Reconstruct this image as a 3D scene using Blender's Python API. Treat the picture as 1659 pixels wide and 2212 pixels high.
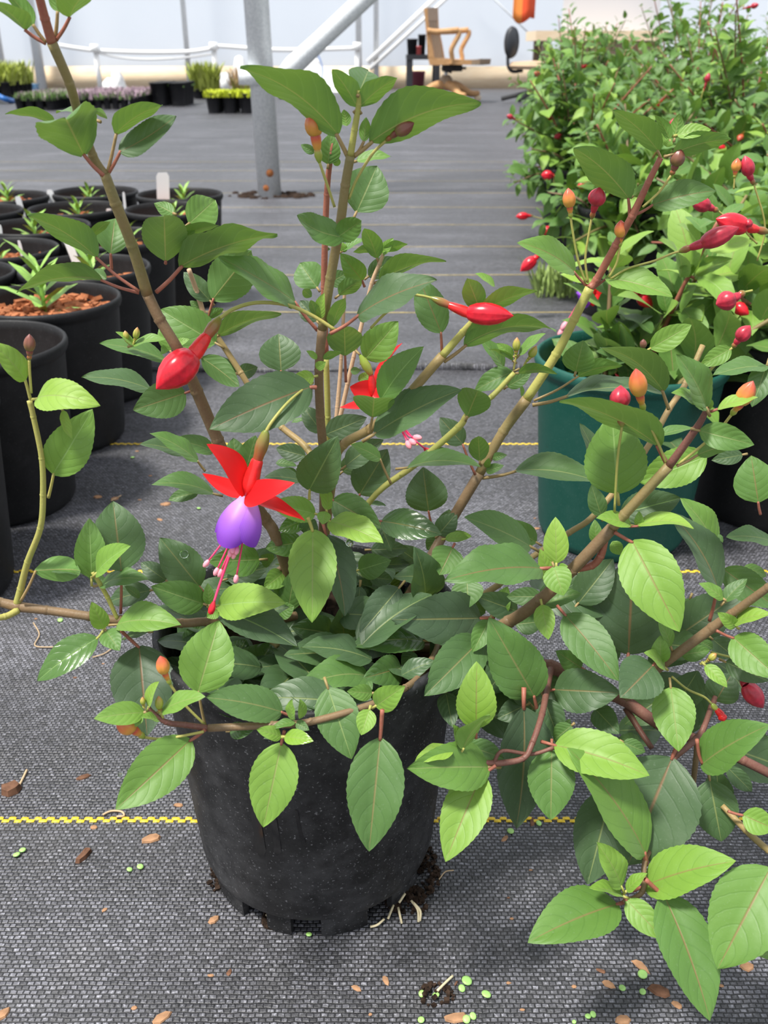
import bpy, math, random
from mathutils import Vector, Matrix, Quaternion
random.seed(11)
R = random.Random(5)
scene = bpy.context.scene
for o in list(bpy.data.objects): bpy.data.objects.remove(o)
COL = scene.collection
# ------------------------------------------------------------------ camera, world, sun, exposure
F = 1980.0; CX, CY = 829.5, 1106.0; H = 0.432
PITCH = math.atan(1004.0 / F); SP, CP = math.sin(PITCH), math.cos(PITCH)
cam = bpy.data.cameras.new('camera'); camo = bpy.data.objects.new('camera', cam); COL.objects.link(camo)
camo.location = (0, 0, H); camo.rotation_euler = (math.pi/2 - PITCH, 0, 0)
cam.sensor_fit = 'VERTICAL'; cam.sensor_height = 36.0; cam.lens = F / 2212.0 * 36.0
cam.clip_start = 0.01; cam.clip_end = 100
cam.dof.use_dof = True; cam.dof.focus_distance = 0.46; cam.dof.aperture_fstop = 20.0
scene.camera = camo
w = bpy.data.worlds.new('sky'); scene.world = w; w.use_nodes = True
bg = w.node_tree.nodes['Background']; bg.inputs[0].default_value = (0.90, 0.94, 1.0, 1); bg.inputs[1].default_value = 0.66
sl = bpy.data.lights.new('sun', 'SUN'); so = bpy.data.objects.new('sun', sl); COL.objects.link(so)
sl.energy = 3.7; sl.angle = math.radians(9); sl.color = (1.0, 0.97, 0.9)
so.rotation_euler = Vector((-0.36, -0.22, 0.9)).to_track_quat('Z', 'Y').to_euler()
so.location = (-1, 0, 4)
vs = scene.view_settings
vs.view_transform = 'Standard'; vs.look = 'None'; vs.gamma = 1; vs.use_curve_mapping = False; vs.exposure = 0.72

def at(px, py, Y):
    xc = (px - CX) / F; yc = (py - CY) / F
    z = Y / (CP - yc * SP)
    return Vector((xc * z, Y, H + z * (-SP - yc * CP)))
def zc_of(p): return p[1] * CP + (H - p[2]) * SP
def ground(px, py, z=0.0):
    xc = (px - CX) / F; yc = (py - CY) / F
    zc = (H - z) / (SP + yc * CP)
    return Vector((xc * zc, zc * (CP - yc * SP), z))
CROPS = dict(A=(0,0,2.765), B=(500,0,2.37), C=(1060,0,2.77), D=(0,400,2.9625), E=(440,400,2.9625), F=(900,540,3.318),
             G=(1100,240,2.968), H=(1150,700,3.259), I=(0,900,3.318), J=(400,850,3.318), K=(180,1300,3.19), L=(600,1150,2.765),
             M=(860,1050,2.765), N=(1159,1100,3.318), O=(859,1480,2.0738), P=(0,1600,1.728), Q=(420,1030,2.9625),
             R=(840,0,4.1475), X=(0,0,1.0))
def cp(c, x, y):
    ox, oy, s = CROPS[c]; return ox + x / s, oy + y / s
YO = 0.036
def atc(c, x, y, Y):
    a, b = cp(c, x, y); return at(a, b, Y + (YO if Y < 1 else 0))

# ------------------------------------------------------------------ object helpers
WL = {}
def link(o, parent, origin):
    COL.objects.link(o)
    o.location = Vector(origin) - (WL[parent.name] if parent else Vector())
    if parent: o.parent = parent
    WL[o.name] = Vector(origin)
    return o
def empty(name, loc, label=None, cat=None, group=None):
    o = bpy.data.objects.new(name, None); o.empty_display_size = 0.02
    link(o, None, loc); tag(o, label, cat, group); return o
def tag(o, label=None, cat=None, group=None, kind=None):
    if label: o['label'] = label
    if cat: o['category'] = cat
    if group: o['group'] = group
    if kind: o['kind'] = kind
    return o
class MB:
    def __init__(s): s.v = []; s.f = []; s.uv = []; s.mi = []; s.smooth = True
    def add(s, verts, faces, uvs=None, mi=0):
        b = len(s.v); s.v += [Vector(v) for v in verts]
        s.f += [tuple(i + b for i in f) for f in faces]
        s.uv += list(uvs) if uvs else [(0.5, 0.5)] * len(verts)
        s.mi += [mi] * len(faces)
    def box(s, c, size, rot=None, mi=0):
        x, y, z = (d / 2 for d in size); M = rot or Matrix.Identity(3); c = Vector(c)
        vs_ = [c + M @ Vector((a*x, b*y, d*z)) for a in (-1,1) for b in (-1,1) for d in (-1,1)]
        s.add(vs_, [(0,1,3,2),(4,6,7,5),(0,4,5,1),(2,3,7,6),(0,2,6,4),(1,5,7,3)], mi=mi)
    def beam(s, a, b, wd, ht, mi=0, up=(0,0,1)):
        a = Vector(a); b = Vector(b); d = b - a; L = d.length; x = d / L
        y = Vector(up).cross(x)
        if y.length < 1e-4: y = Vector((0,1,0))
        y.normalize(); z = x.cross(y)
        M = Matrix((x, y, z)).transposed(); s.box((a+b)/2, (L, wd, ht), M, mi)
    def tube(s, pts, rad, n=8, cap=True, mi=0):
        pts = [Vector(p) for p in pts]
        if not hasattr(rad, '__len__'): rad = [rad] * len(pts)
        m = len(pts); t0 = (pts[1]-pts[0]).normalized()
        a = t0.orthogonal().normalized(); V = []; Fc = []; U = []
        for i in range(m):
            t = (pts[min(i+1,m-1)] - pts[max(i-1,0)])
            t = t.normalized() if t.length > 1e-9 else t0
            a = a - t * a.dot(t)
            a = a.normalized() if a.length > 1e-6 else t.orthogonal().normalized()
            b = t.cross(a)
            for k in range(n):
                th = 2*math.pi*k/n
                V.append(pts[i] + (a*math.cos(th) + b*math.sin(th)) * rad[i]); U.append((k/n, i/max(1,m-1)))
        for i in range(m-1):
            for k in range(n):
                k2 = (k+1) % n
                Fc.append((i*n+k, i*n+k2, (i+1)*n+k2, (i+1)*n+k))
        if cap:
            Fc.append(tuple(range(n-1,-1,-1))); Fc.append(tuple((m-1)*n+k for k in range(n)))
        s.add(V, Fc, U, mi)
    def lathe(s, prof, n=32, c=(0,0,0), M=None, rib=None, mi=0, ang=(0, 2*math.pi)):
        c = Vector(c); M = M or Matrix.Identity(3); V = []; Fc = []; U = []; m = len(prof)
        full = abs(ang[1]-ang[0] - 2*math.pi) < 1e-6; nn = n if full else n+1
        for i, (r, z) in enumerate(prof):
            for k in range(nn):
                th = ang[0] + (ang[1]-ang[0])*k/n
                rr = r * (rib(th, i/(m-1)) if rib else 1)
                V.append(c + M @ Vector((rr*math.cos(th), rr*math.sin(th), z))); U.append((k/n, i/(m-1)))
        for i in range(m-1):
            for k in range(n):
                k2 = (k+1) % nn if full else k+1
                Fc.append((i*nn+k, i*nn+k2, (i+1)*nn+k2, (i+1)*nn+k))
        s.add(V, Fc, U, mi)
    def mesh(s, name, mats, origin=(0,0,0), smooth=True):
        me = bpy.data.meshes.new(name); o = Vector(origin)
        me.from_pydata([v - o for v in s.v], [], s.f)
        for m in (mats if isinstance(mats, (list, tuple)) else [mats]): me.materials.append(m)
        me.polygons.foreach_set('material_index', s.mi)
        me.polygons.foreach_set('use_smooth', [smooth] * len(s.f))
        ul = me.uv_layers.new(name='UVMap'); li = [0] * len(me.loops); me.loops.foreach_get('vertex_index', li)
        flat = []
        for i in li: flat += [s.uv[i][0], s.uv[i][1]]
        ul.data.foreach_set('uv', flat); me.update()
        return me
    def obj(s, name, mats, parent=None, origin=None, smooth=True):
        if origin is None:
            origin = WL[parent.name] if parent else sum(s.v, Vector()) / len(s.v)
            if not parent: origin = Vector((origin.x, origin.y, min(v.z for v in s.v)))
        me = s.mesh(name, mats, origin, smooth)
        return link(bpy.data.objects.new(name, me), parent, origin)
def spline(pts, n=6):
    pts = [Vector(p) for p in pts]
    if len(pts) < 3: return [pts[0].lerp(pts[1], i/n) for i in range(n+1)]
    P = [pts[0]*2-pts[1]] + pts + [pts[-1]*2-pts[-2]]; out = []
    for i in range(1, len(P)-2):
        for k in range(n):
            t = k/n; a, b, c, d = P[i-1:i+3]
            out.append(0.5*((2*b) + (c-a)*t + (2*a-5*b+4*c-d)*t*t + (3*b-a-3*c+d)*t**3))
    out.append(pts[-1]); return out
def lerps(vals, n):
    m = len(vals)-1; out = []
    for i in range(n):
        t = i/(n-1)*m; k = min(int(t), m-1); out.append(vals[k] + (vals[k+1]-vals[k])*(t-k))
    return out

# ------------------------------------------------------------------ materials
def srgb(r, g, b):
    return tuple(((c/255)/12.92 if c/255 <= .04045 else ((c/255+.055)/1.055)**2.4) for c in (r, g, b)) + (1,)
class NT:
    def __init__(s, name):
        s.m = bpy.data.materials.new(name); s.m.use_nodes = True; s.t = s.m.node_tree
        s.n = s.t.nodes; s.l = s.t.links; s.b = s.n['Principled BSDF']; s.out = s.n['Material Output']
    def new(s, ty, **kw):
        x = s.n.new(ty)
        for k, v in kw.items(): setattr(x, k, v)
        return x
    def lk(s, a, b): s.l.new(a, b)
    def val(s, sock, v):
        if hasattr(v, 'is_linked') or isinstance(v, bpy.types.NodeSocket): s.l.new(v, sock)
        else: sock.default_value = v
    def math(s, op, a, b=None, c=None, clamp=False):
        x = s.new('ShaderNodeMath', operation=op, use_clamp=clamp); s.val(x.inputs[0], a)
        if b is not None: s.val(x.inputs[1], b)
        if c is not None: s.val(x.inputs[2], c)
        return x.outputs[0]
    def mix(s, f, a, b, ty='MIX'):
        x = s.new('ShaderNodeMix', data_type='RGBA', blend_type=ty); s.val(x.inputs[0], f); s.val(x.inputs[6], a); s.val(x.inputs[7], b)
        return x.outputs[2]
    def ramp(s, f, stops):
        x = s.new('ShaderNodeValToRGB'); s.val(x.inputs[0], f); e = x.color_ramp.elements
        while len(e) > 1: e.remove(e[-1])
        e[0].position, e[0].color = stops[0]
        for p, c in stops[1:]:
            k = e.new(p); k.color = c
        return x.outputs[0]
    def noise(s, scale, detail=3, vec=None, rough=.5):
        x = s.new('ShaderNodeTexNoise'); x.inputs['Scale'].default_value = scale; x.inputs['Detail'].default_value = detail
        x.inputs['Roughness'].default_value = rough
        if vec is not None: s.lk(vec, x.inputs['Vector'])
        return x.outputs['Fac']
    def coord(s, k='Object'): return s.new('ShaderNodeTexCoord').outputs[k]
    def bump(s, h, strength=.3, dist=.001):
        x = s.new('ShaderNodeBump'); x.inputs['Strength'].default_value = strength; x.inputs['Distance'].default_value = dist
        s.lk(h, x.inputs['Height']); s.lk(x.outputs[0], s.b.inputs['Normal']); return x
    def base(s, c, rough=.5, spec=.5, metal=0):
        s.val(s.b.inputs['Base Color'], c); s.val(s.b.inputs['Roughness'], rough)
        s.b.inputs['Specular IOR Level'].default_value = spec; s.b.inputs['Metallic'].default_value = metal
        return s
def plain(name, c, rough=.5, spec=.4, metal=0, var=.0, scale=40):
    t = NT(name)
    if var:
        n = t.noise(scale, 4, t.coord())
        d = tuple(x*(1-var) for x in c[:3])+(1,); l = tuple(min(1, x*(1+var)) for x in c[:3])+(1,)
        t.base(t.ramp(n, [(.3, d), (.7, l)]), rough, spec, metal)
    else: t.base(c, rough, spec, metal)
    return t.m

def leaf_material():
    t = NT('fuchsia_leaf')
    uv = t.new('ShaderNodeSeparateXYZ'); t.lk(t.coord('UV'), uv.inputs[0]); u, v = uv.outputs[0], uv.outputs[1]
    oi = t.new('ShaderNodeObjectInfo'); oc = t.new('ShaderNodeSeparateColor'); t.lk(oi.outputs['Color'], oc.inputs[0])
    age, wet, red = oc.outputs[0], oc.outputs[1], oc.outputs[2]
    a = t.math('MULTIPLY', t.math('ABSOLUTE', t.math('SUBTRACT', u, .5)), 2)
    # lateral veins arch from the midrib towards the tip
    ph = t.math('MULTIPLY', t.math('SUBTRACT', v, t.math('MULTIPLY', a, t.math('ADD', .15, t.math('MULTIPLY', a, .17)))), 6.2)
    fr = t.math('ABSOLUTE', t.math('SUBTRACT', t.math('FRACT', ph), .5))
    vein = t.math('SUBTRACT', 1, t.math('MULTIPLY', fr, 11), clamp=True)
    mid = t.math('SUBTRACT', 1, t.math('MULTIPLY', a, 20), clamp=True)
    puff = t.math('MULTIPLY', t.math('COSINE', t.math('MULTIPLY', t.math('SUBTRACT', t.math('FRACT', ph), .5), 6.283)), -.5)
    no = t.noise(240, 3, t.coord())
    nb = t.noise(55, 3, t.coord())
    nc = t.noise(900, 2, t.coord())
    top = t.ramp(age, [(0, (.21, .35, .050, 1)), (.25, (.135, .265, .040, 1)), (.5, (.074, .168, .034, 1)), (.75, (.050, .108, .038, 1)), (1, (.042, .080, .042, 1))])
    und = t.ramp(age, [(0, (.19, .33, .06, 1)), (.4, (.12, .25, .05, 1)), (1, (.075, .15, .05, 1))])
    top = t.mix(t.math('MULTIPLY', nb, .55), top, t.mix(1, top, (1.5, 1.35, 1.0, 1), 'MULTIPLY'))
    top = t.mix(t.math('MULTIPLY', t.math('SUBTRACT', nc, .62, clamp=True), .8), top, (.35, .4, .33, 1))
    top = t.mix(t.math('MULTIPLY', vein, .30), top, t.mix(1, top, (.55, .65, .6, 1), 'MULTIPLY'))
    rib = t.mix(red, (.26, .40, .13, 1), (.24, .07, .045, 1))
    top = t.mix(t.math('MULTIPLY', mid, .75), top, rib)
    und = t.mix(t.math('MULTIPLY', vein, .14), und, (.30, .45, .14, 1))
    und = t.mix(t.math('MULTIPLY', mid, .8), und, (.40, .34, .13, 1))
    geo = t.new('ShaderNodeNewGeometry')
    colr = t.mix(geo.outputs['Backfacing'], top, und)
    rg = t.math('SUBTRACT', .56, t.math('MULTIPLY', wet, .34))
    t.base(colr, rg, .5); t.b.inputs['Sheen Weight'].default_value = .12; t.b.inputs['Sheen Roughness'].default_value = .4
    hgt = t.math('ADD', t.math('ADD', t.math('SUBTRACT', t.math('MULTIPLY', puff, .35), t.math('MULTIPLY', vein, .35)), t.math('MULTIPLY', no, .5)), t.math('MULTIPLY', mid, -1.1))
    bp = t.bump(hgt, .22, .0010)
    tr = t.new('ShaderNodeBsdfTranslucent'); t.lk(t.mix(.6, colr, (.38, .62, .06, 1)), tr.inputs[0]); t.lk(bp.outputs[0], tr.inputs['Normal'])
    mx = t.new('ShaderNodeMixShader'); mx.inputs[0].default_value = .17
    t.lk(t.b.outputs[0], mx.inputs[1]); t.lk(tr.outputs[0], mx.inputs[2]); t.lk(mx.outputs[0], t.out.inputs[0])
    return t.m
M_LEAF = leaf_material()
def thin(name, c, tc, rough=.4, f=.35, uvgrad=None):
    t = NT(name); col = c
    if uvgrad:
        uv = t.new('ShaderNodeSeparateXYZ'); t.lk(t.coord('UV'), uv.inputs[0]); 
        wv = t.new('ShaderNodeTexWave'); wv.inputs['Scale'].default_value = 9; wv.inputs['Distortion'].default_value = 1.0; t.lk(t.coord('UV'), wv.inputs[0])
        f2 = t.math('ADD', uv.outputs[1], t.math('MULTIPLY', t.math('SUBTRACT', wv.outputs['Fac'], .5), .10))
        col = t.ramp(f2, uvgrad)
    t.base(col, rough, .4)
    tr = t.new('ShaderNodeBsdfTranslucent'); t.val(tr.inputs[0], tc)
    mx = t.new('ShaderNodeMixShader'); mx.inputs[0].default_value = f
    t.lk(t.b.outputs[0], mx.inputs[1]); t.lk(tr.outputs[0], mx.inputs[2]); t.lk(mx.outputs[0], t.out.inputs[0])
    return t.m
M_SEPAL = thin('sepal_red', (.78, .015, .02, 1), (.95, .03, .02, 1), .38, .3)
M_PETAL = thin('petal_violet', None, (.50, .12, .85, 1), .45, .28,
               [(0, (.85, .55, .80, 1)), (.18, (.62, .30, .74, 1)), (.5, (.38, .13, .68, 1)), (1, (.20, .045, .48, 1))])
M_RED = plain('calyx_red', (.62, .012, .028, 1), .25, .5, var=.25, scale=300)
M_TUBE = plain('tube_red', (.70, .02, .02, 1), .25, .5, var=.2, scale=300)
M_CRIM = plain('calyx_crimson', (.42, .022, .045, 1), .35, .5, var=.3, scale=300)
M_PINK = plain('stamen_pink', (.82, .06, .17, 1), .35)
M_ANTH = plain('anther_pale', (.85, .32, .38, 1), .5)
def gradmat(name, stops, rough=.35):
    t = NT(name); uv = t.new('ShaderNodeSeparateXYZ'); t.lk(t.coord('UV'), uv.inputs[0])
    n = t.noise(300, 3, t.coord())
    t.base(t.ramp(t.math('ADD', uv.outputs[1], t.math('MULTIPLY', t.math('SUBTRACT', n, .5), .25)), stops), rough, .45); return t.m
M_BUDY = gradmat('bud_orange', [(0, (.62, .34, .06, 1)), (.35, (.66, .30, .06, 1)), (.7, (.60, .12, .05, 1)), (1, (.45, .07, .06, 1))])
M_BUDG = gradmat('bud_green', [(0, (.26, .36, .05, 1)), (.6, (.38, .34, .07, 1)), (1, (.50, .14, .08, 1))])
M_BUDD = gradmat('bud_dark', [(0, (.20, .16, .05, 1)), (.5, (.20, .08, .05, 1)), (1, (.16, .03, .03, 1))])
M_OVB = gradmat('ovary_brown', [(0, (.20, .26, .045, 1)), (.5, (.24, .13, .04, 1)), (1, (.32, .07, .03, 1))], .22)
M_OVG = gradmat('ovary_green', [(0, (.25, .36, .05, 1)), (.7, (.33, .36, .06, 1)), (1, (.45, .22, .05, 1))], .3)
def stemmat(name, c1, c2, rough=.5):
    t = NT(name); n = t.noise(60, 4, t.coord()); n2 = t.noise(900, 2, t.coord())
    t.base(t.mix(t.math('MULTIPLY', n2, .3), t.ramp(n, [(.3, c1), (.7, c2)]), (.30, .26, .16, 1)), rough, .35)
    t.bump(n2, .2, .0006); return t.m
M_ST = dict(o=stemmat('stem_olive', (.17, .15, .045, 1), (.24, .155, .06, 1)),
            b=stemmat('stem_brown', (.14, .085, .042, 1), (.20, .115, .055, 1)),
            r=stemmat('stem_red', (.28, .06, .045, 1), (.36, .11, .07, 1)),
            g=stemmat('stem_green', (.33, .36, .07, 1), (.42, .37, .09, 1)),
            p=stemmat('stem_purple', (.12, .028, .028, 1), (.17, .055, .045, 1)),
            k=stemmat('stem_pale', (.52, .33, .20, 1), (.58, .38, .24, 1)),
            y=stemmat('stem_golden', (.25, .19, .06, 1), (.34, .22, .09, 1)))
def potmat(name, c, dust):
    t = NT(name); oc = t.coord(); n = t.noise(30, 5, oc); sp = t.noise(700, 2, oc); st = t.noise(90, 6, oc, .7)
    spk = t.math('MULTIPLY', t.math('SUBTRACT', sp, .635, clamp=True), 9, clamp=True)
    c1 = t.mix(t.math('MULTIPLY', t.math('SUBTRACT', t.math('MULTIPLY', n, st), .18, clamp=True), .8, clamp=True), c, dust)
    t.base(t.mix(t.math('MULTIPLY', spk, .8), c1, dust), t.math('ADD', .42, t.math('MULTIPLY', n, .25)), .32)
    t.bump(st, .12, .0008); return t.m
M_POT = potmat('black_plastic', (.010, .010, .011, 1), (.22, .22, .23, 1))
M_POT2 = potmat('black_plastic_matt', (.009, .009, .010, 1), (.05, .05, .055, 1))
M_GPOT = potmat('green_plastic', (.006, .075, .055, 1), (.06, .14, .12, 1))
M_SOIL = plain('dark_soil', (.03, .018, .012, 1), .95, .2, var=.7, scale=250)
M_BARK = plain('orange_bark', (.36, .13, .055, 1), .8, .2, var=.5, scale=90)
M_CHIP = plain('wood_chip', (.36, .20, .11, 1), .8, .2, var=.35, scale=120)
M_CHIPD = plain('dark_wood_chip', (.15, .075, .045, 1), .85, .2, var=.5, scale=120)
M_DISC = plain('cotyledon_green', (.34, .60, .17, 1), .4, .5, var=.1)
M_ROOT = plain('root_cream', (.60, .52, .34, 1), .6)
M_WHITE = plain('white_plastic', (.90, .90, .90, 1), .45, .4)
M_SEED = plain('seedling_green', (.24, .42, .08, 1), .45, .4, var=.25, scale=60)
M_STEEL = None
def steel():
    t = NT('galvanised_steel'); n = t.noise(14, 5, t.coord()); n2 = t.noise(160, 4, t.coord())
    t.base(t.ramp(n2, [(.3, (.62, .65, .68, 1)), (.7, (.85, .87, .89, 1))]), t.math('ADD', .32, t.math('MULTIPLY', n, .25)), .5, .08); return t.m
M_STEEL = steel()
M_RUST = plain('rust', (.30, .11, .04, 1), .9, .2, var=.4, scale=90)
def wood(name, c1, c2, sc=(2, 30, 30), rough=.55):
    t = NT(name); mp = t.new('ShaderNodeMapping'); mp.inputs['Scale'].default_value = sc; t.lk(t.coord(), mp.inputs[0])
    n = t.noise(3, 6, mp.outputs[0], .65); t.base(t.ramp(n, [(.3, c1), (.7, c2)]), rough, .35); return t.m
M_BOARD = wood('pale_board', (.74, .54, .34, 1), (.90, .76, .56, 1))
M_OAK = wood('oak', (.42, .22, .09, 1), (.58, .34, .16, 1), (12, 12, 12))
M_OAKD = wood('oak_grey_back', (.24, .17, .11, 1), (.34, .25, .17, 1), (12, 12, 12))
M_BLK = plain('black_metal', (.03, .033, .04, 1), .5)
M_BLKP = plain('black_bin', (.015, .015, .018, 1), .5)
def floormat():
    t = NT('woven_ground_cover'); oc = t.coord()
    br = t.new('ShaderNodeTexBrick'); dn = t.new('ShaderNodeTexNoise'); dn.inputs['Scale'].default_value = 120; t.lk(oc, dn.inputs['Vector']); va = t.new('ShaderNodeVectorMath', operation='MULTIPLY_ADD'); t.lk(dn.outputs['Color'], va.inputs[0]); va.inputs[1].default_value = (.0022, .0018, 0); t.lk(oc, va.inputs[2]); t.lk(va.outputs[0], br.inputs['Vector']); br.offset = .5; br.inputs['Scale'].default_value = 1
    br.inputs['Brick Width'].default_value = .0036; br.inputs['Row Height'].default_value = .0025; br.inputs['Color1'].default_value = (.55, .55, .55, 1); br.inputs['Color2'].default_value = (1.9, 1.9, 1.95, 1)
    br.inputs['Mortar Size'].default_value = .00062; br.inputs['Mortar Smooth'].default_value = .9; br.inputs['Mortar'].default_value = (1, 1, 1, 1); br.inputs['Bias'].default_value = 0
    n1 = t.noise(3.5, 6, oc, .6); n2 = t.noise(600, 3, oc); n3 = t.noise(26, 5, oc)
    mp = t.new('ShaderNodeMapping'); mp.inputs['Scale'].default_value = (.5, 5, 1); t.lk(oc, mp.inputs[0]); n4 = t.noise(2.2, 5, mp.outputs[0])
    dust = t.math('ADD', t.math('MULTIPLY', n1, .55), t.math('MULTIPLY', n4, .45))
    thread = t.ramp(dust, [(.32, (.024, .024, .028, 1)), (.5, (.058, .058, .066, 1)), (.70, (.155, .155, .175, 1))])
    thread = t.mix(t.math('MULTIPLY', t.math('SUBTRACT', n2, .5, clamp=True), 2.6, clamp=True), thread, (.28, .28, .31, 1))
    thread = t.mix(t.math('MULTIPLY', t.math('SUBTRACT', n3, .55, clamp=True), .5), thread, (.20, .19, .16, 1))
    thread = t.mix(1, thread, br.outputs['Color'], 'MULTIPLY'); c = t.mix(br.outputs['Fac'], thread, (.010, .010, .012, 1))
    t.base(c, t.math('ADD', .34, t.math('MULTIPLY', n1, .28)), .65)
    h = t.math('ADD', t.math('MULTIPLY', br.outputs['Fac'], -1.0), t.math('MULTIPLY', n2, .5))
    b1 = t.bump(h, .7, .0006)
    b2 = t.new('ShaderNodeBump'); b2.inputs['Strength'].default_value = .5; b2.inputs['Distance'].default_value = .03
    t.lk(n4, b2.inputs['Height']); t.lk(b2.outputs[0], b1.inputs['Normal'])
    return t.m
M_FLOOR = floormat()
M_YEL = plain('yellow_thread', (.72, .50, .035, 1), .45, .4, var=.2, scale=500)
M_YELF = plain('faded_yellow_thread', (.42, .33, .12, 1), .55, .3, var=.3, scale=100)
def film():
    t = NT('white_poly_film'); n = t.noise(.8, 3, t.coord()); t.base(t.ramp(n, [(.3, (.70, .74, .80, 1)), (.7, (.80, .83, .87, 1))]), .35, .4)
    tr = t.new('ShaderNodeBsdfTranslucent'); tr.inputs[0].default_value = (.86, .90, .96, 1)
    mx = t.new('ShaderNodeMixShader'); mx.inputs[0].default_value = .55
    t.lk(t.b.outputs[0], mx.inputs[1]); t.lk(tr.outputs[0], mx.inputs[2]); t.lk(mx.outputs[0], t.out.inputs[0]); return t.m
M_FILM = film()
# ------------------------------------------------------------------ the setting
WALL_Y = 11.9
m = MB(); m.add([(-9,-2,0),(9,-2,0),(9,12.2,0),(-9,12.2,0)], [(0,1,2,3)])
FLOOR = tag(m.obj('floor', M_FLOOR, origin=(0,0,0)), 'black woven ground cover fabric with yellow marker threads', kind='structure')
# second sheet overlapping the first, its edge slightly lifted
m = MB(); nx = 90; v = []; f = []
for j, (yy, lift) in enumerate(((0, .0), (0.0, 1), (.02, 1), (.10, .45), (.4, .30), (8.0, .30))):
    for i in range(nx+1):
        x = -4 + 8*i/nx; e = 1.318 + .006*math.sin(x*5) + .004*math.sin(x*17+1)
        hh = (.007 + .003*math.sin(x*9) + .002*math.sin(x*23))
        v.append((x, e + yy, .0004 if (j == 0) else hh*lift + .0006))
for j in range(5):
    for i in range(nx): a = j*(nx+1)+i; f.append((a, a+1, a+nx+2, a+nx+1))
m.add(v, f); m.obj('fabric_overlap', M_FLOOR, FLOOR)
for n in range(13):
    d = (n + 2.111) * .305 - .219
    z = .0003 if n < 4 else .0040
    if n == 3: d -= .012
    m = MB(); half = .30 + .46 * d; rr = random.Random(n)
    if n < 4:
        p = .0079; w_ = .0046; k = int(half/p)
        for i in range(-k, k+1):
            for row in (0, 1):
                x = i*p + row*p/2 + rr.uniform(-.0003, .0003); y = d + (row-.5)*.0021 + rr.uniform(-.0002, .0002)
                L = w_*rr.uniform(.9, 1.12)
                prof = [(-L/2, 0), (-L*.3, .0006), (L*.3, .0006), (L/2, 0)]
                vv = [(x+a, y+s*.00105, z+b) for a, b in prof for s in (-1, 1)]
                m.add(vv, [(0,2,3,1),(2,4,5,3),(4,6,7,5),(0,6,4,2),(1,3,5,7)])
    else:
        k = 40
        vv = []; ff = []
        for i in range(k+1):
            x = -half + 2*half*i/k; y = d + .003*math.sin(x*7+n)
            for s in (-1, 1): vv.append((x, y + s*.0021, z))
        for i in range(k): ff.append((2*i, 2*i+2, 2*i+3, 2*i+1))
        m.add(vv, ff)
    m.obj('yellow_thread', M_YEL if n < 3 else M_YELF, FLOOR, origin=(0, d, 0))
# back wall of translucent film
m = MB(); nx, nz = 60, 10; v = []; f = []
for j in range(nz+1):
    for i in range(nx+1):
        x = -9 + 18*i/nx; zz = .0 + 3.6*j/nz
        v.append((x, WALL_Y + .02*math.sin(x*2.1)+.008*math.sin(x*6.3), zz))
for j in range(nz):
    for i in range(nx): a = j*(nx+1)+i; f.append((a, a+1, a+nx+2, a+nx+1))
m.add(v, f); WALL = tag(m.obj('wall_back', M_FILM, origin=(0, WALL_Y, 0)), 'white translucent poly film greenhouse end wall', kind='structure')
bx = [-9.0, -4.95, -4.35, -0.9, 2.4, 5.6, 9.0]
BB = tag(empty('baseboard_back', (0, WALL_Y-.08, 0)), 'pale timber kick boards along the foot of the film wall', kind='structure')
for i in range(len(bx)-1):
    m = MB(); hgt = .235 if i != 1 else .20
    m.box(((bx[i]+bx[i+1])/2, WALL_Y-.08, hgt/2), (bx[i+1]-bx[i]-.012, .045, hgt)); m.obj('board', M_BOARD if i != 1 else M_OAKD, BB)
def vpost(name, px, r, Y, lab, kind='structure', top=3.4):
    p = ground(px, 200); x = (px - CX)/F * (Y*CP + H*SP)
    m = MB(); m.tube([(x, Y, 0), (x, Y, top)], r, 14); o = m.obj(name, M_STEEL, origin=(x, Y, 0)); return tag(o, lab, kind=kind)
k = 1
for px, r in ((14, .035), (92, .055), (411, .03), (776, .035), (813, .03)):
    vpost('trim_%d' % k, px, r, WALL_Y-.22, ['narrow steel upright standing against the film wall', 'thick pale steel upright rising beside the low timber boards', 'thin steel hoop leg behind the sagging white rail', 'steel end upright where the white rail stops', 'slim steel upright next to the diagonal white braces'][k-1]); k += 1
# double white diagonal braces and thin cable on the wall
def bar(name, c, a, b, Y, r, mat, lab, cat):
    m = MB(); A = atc(c, *a, Y); B = atc(c, *b, Y); d = (B-A); B2 = B + d*.6
    m.tube([A, B2], r, 8); return tag(m.obj(name, mat), lab, cat)
bar('diagonal_brace', 'R', (-190, 560), (400, 0), WALL_Y-.28, .030, M_WHITE, 'thick white diagonal brace pipe running up behind the wooden chair', 'pipe')
bar('diagonal_brace', 'R', (-170, 620), (500, 0), WALL_Y-.30, .020, M_WHITE, 'thinner lower white diagonal brace pipe running up behind the wooden chair', 'pipe')
bar('guy_cable', 'R', (1400, 440), (950, 0), WALL_Y-.12, .009, M_STEEL, 'thin steel cable slanting down the film wall beside the orange cloth', 'cable')
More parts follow.
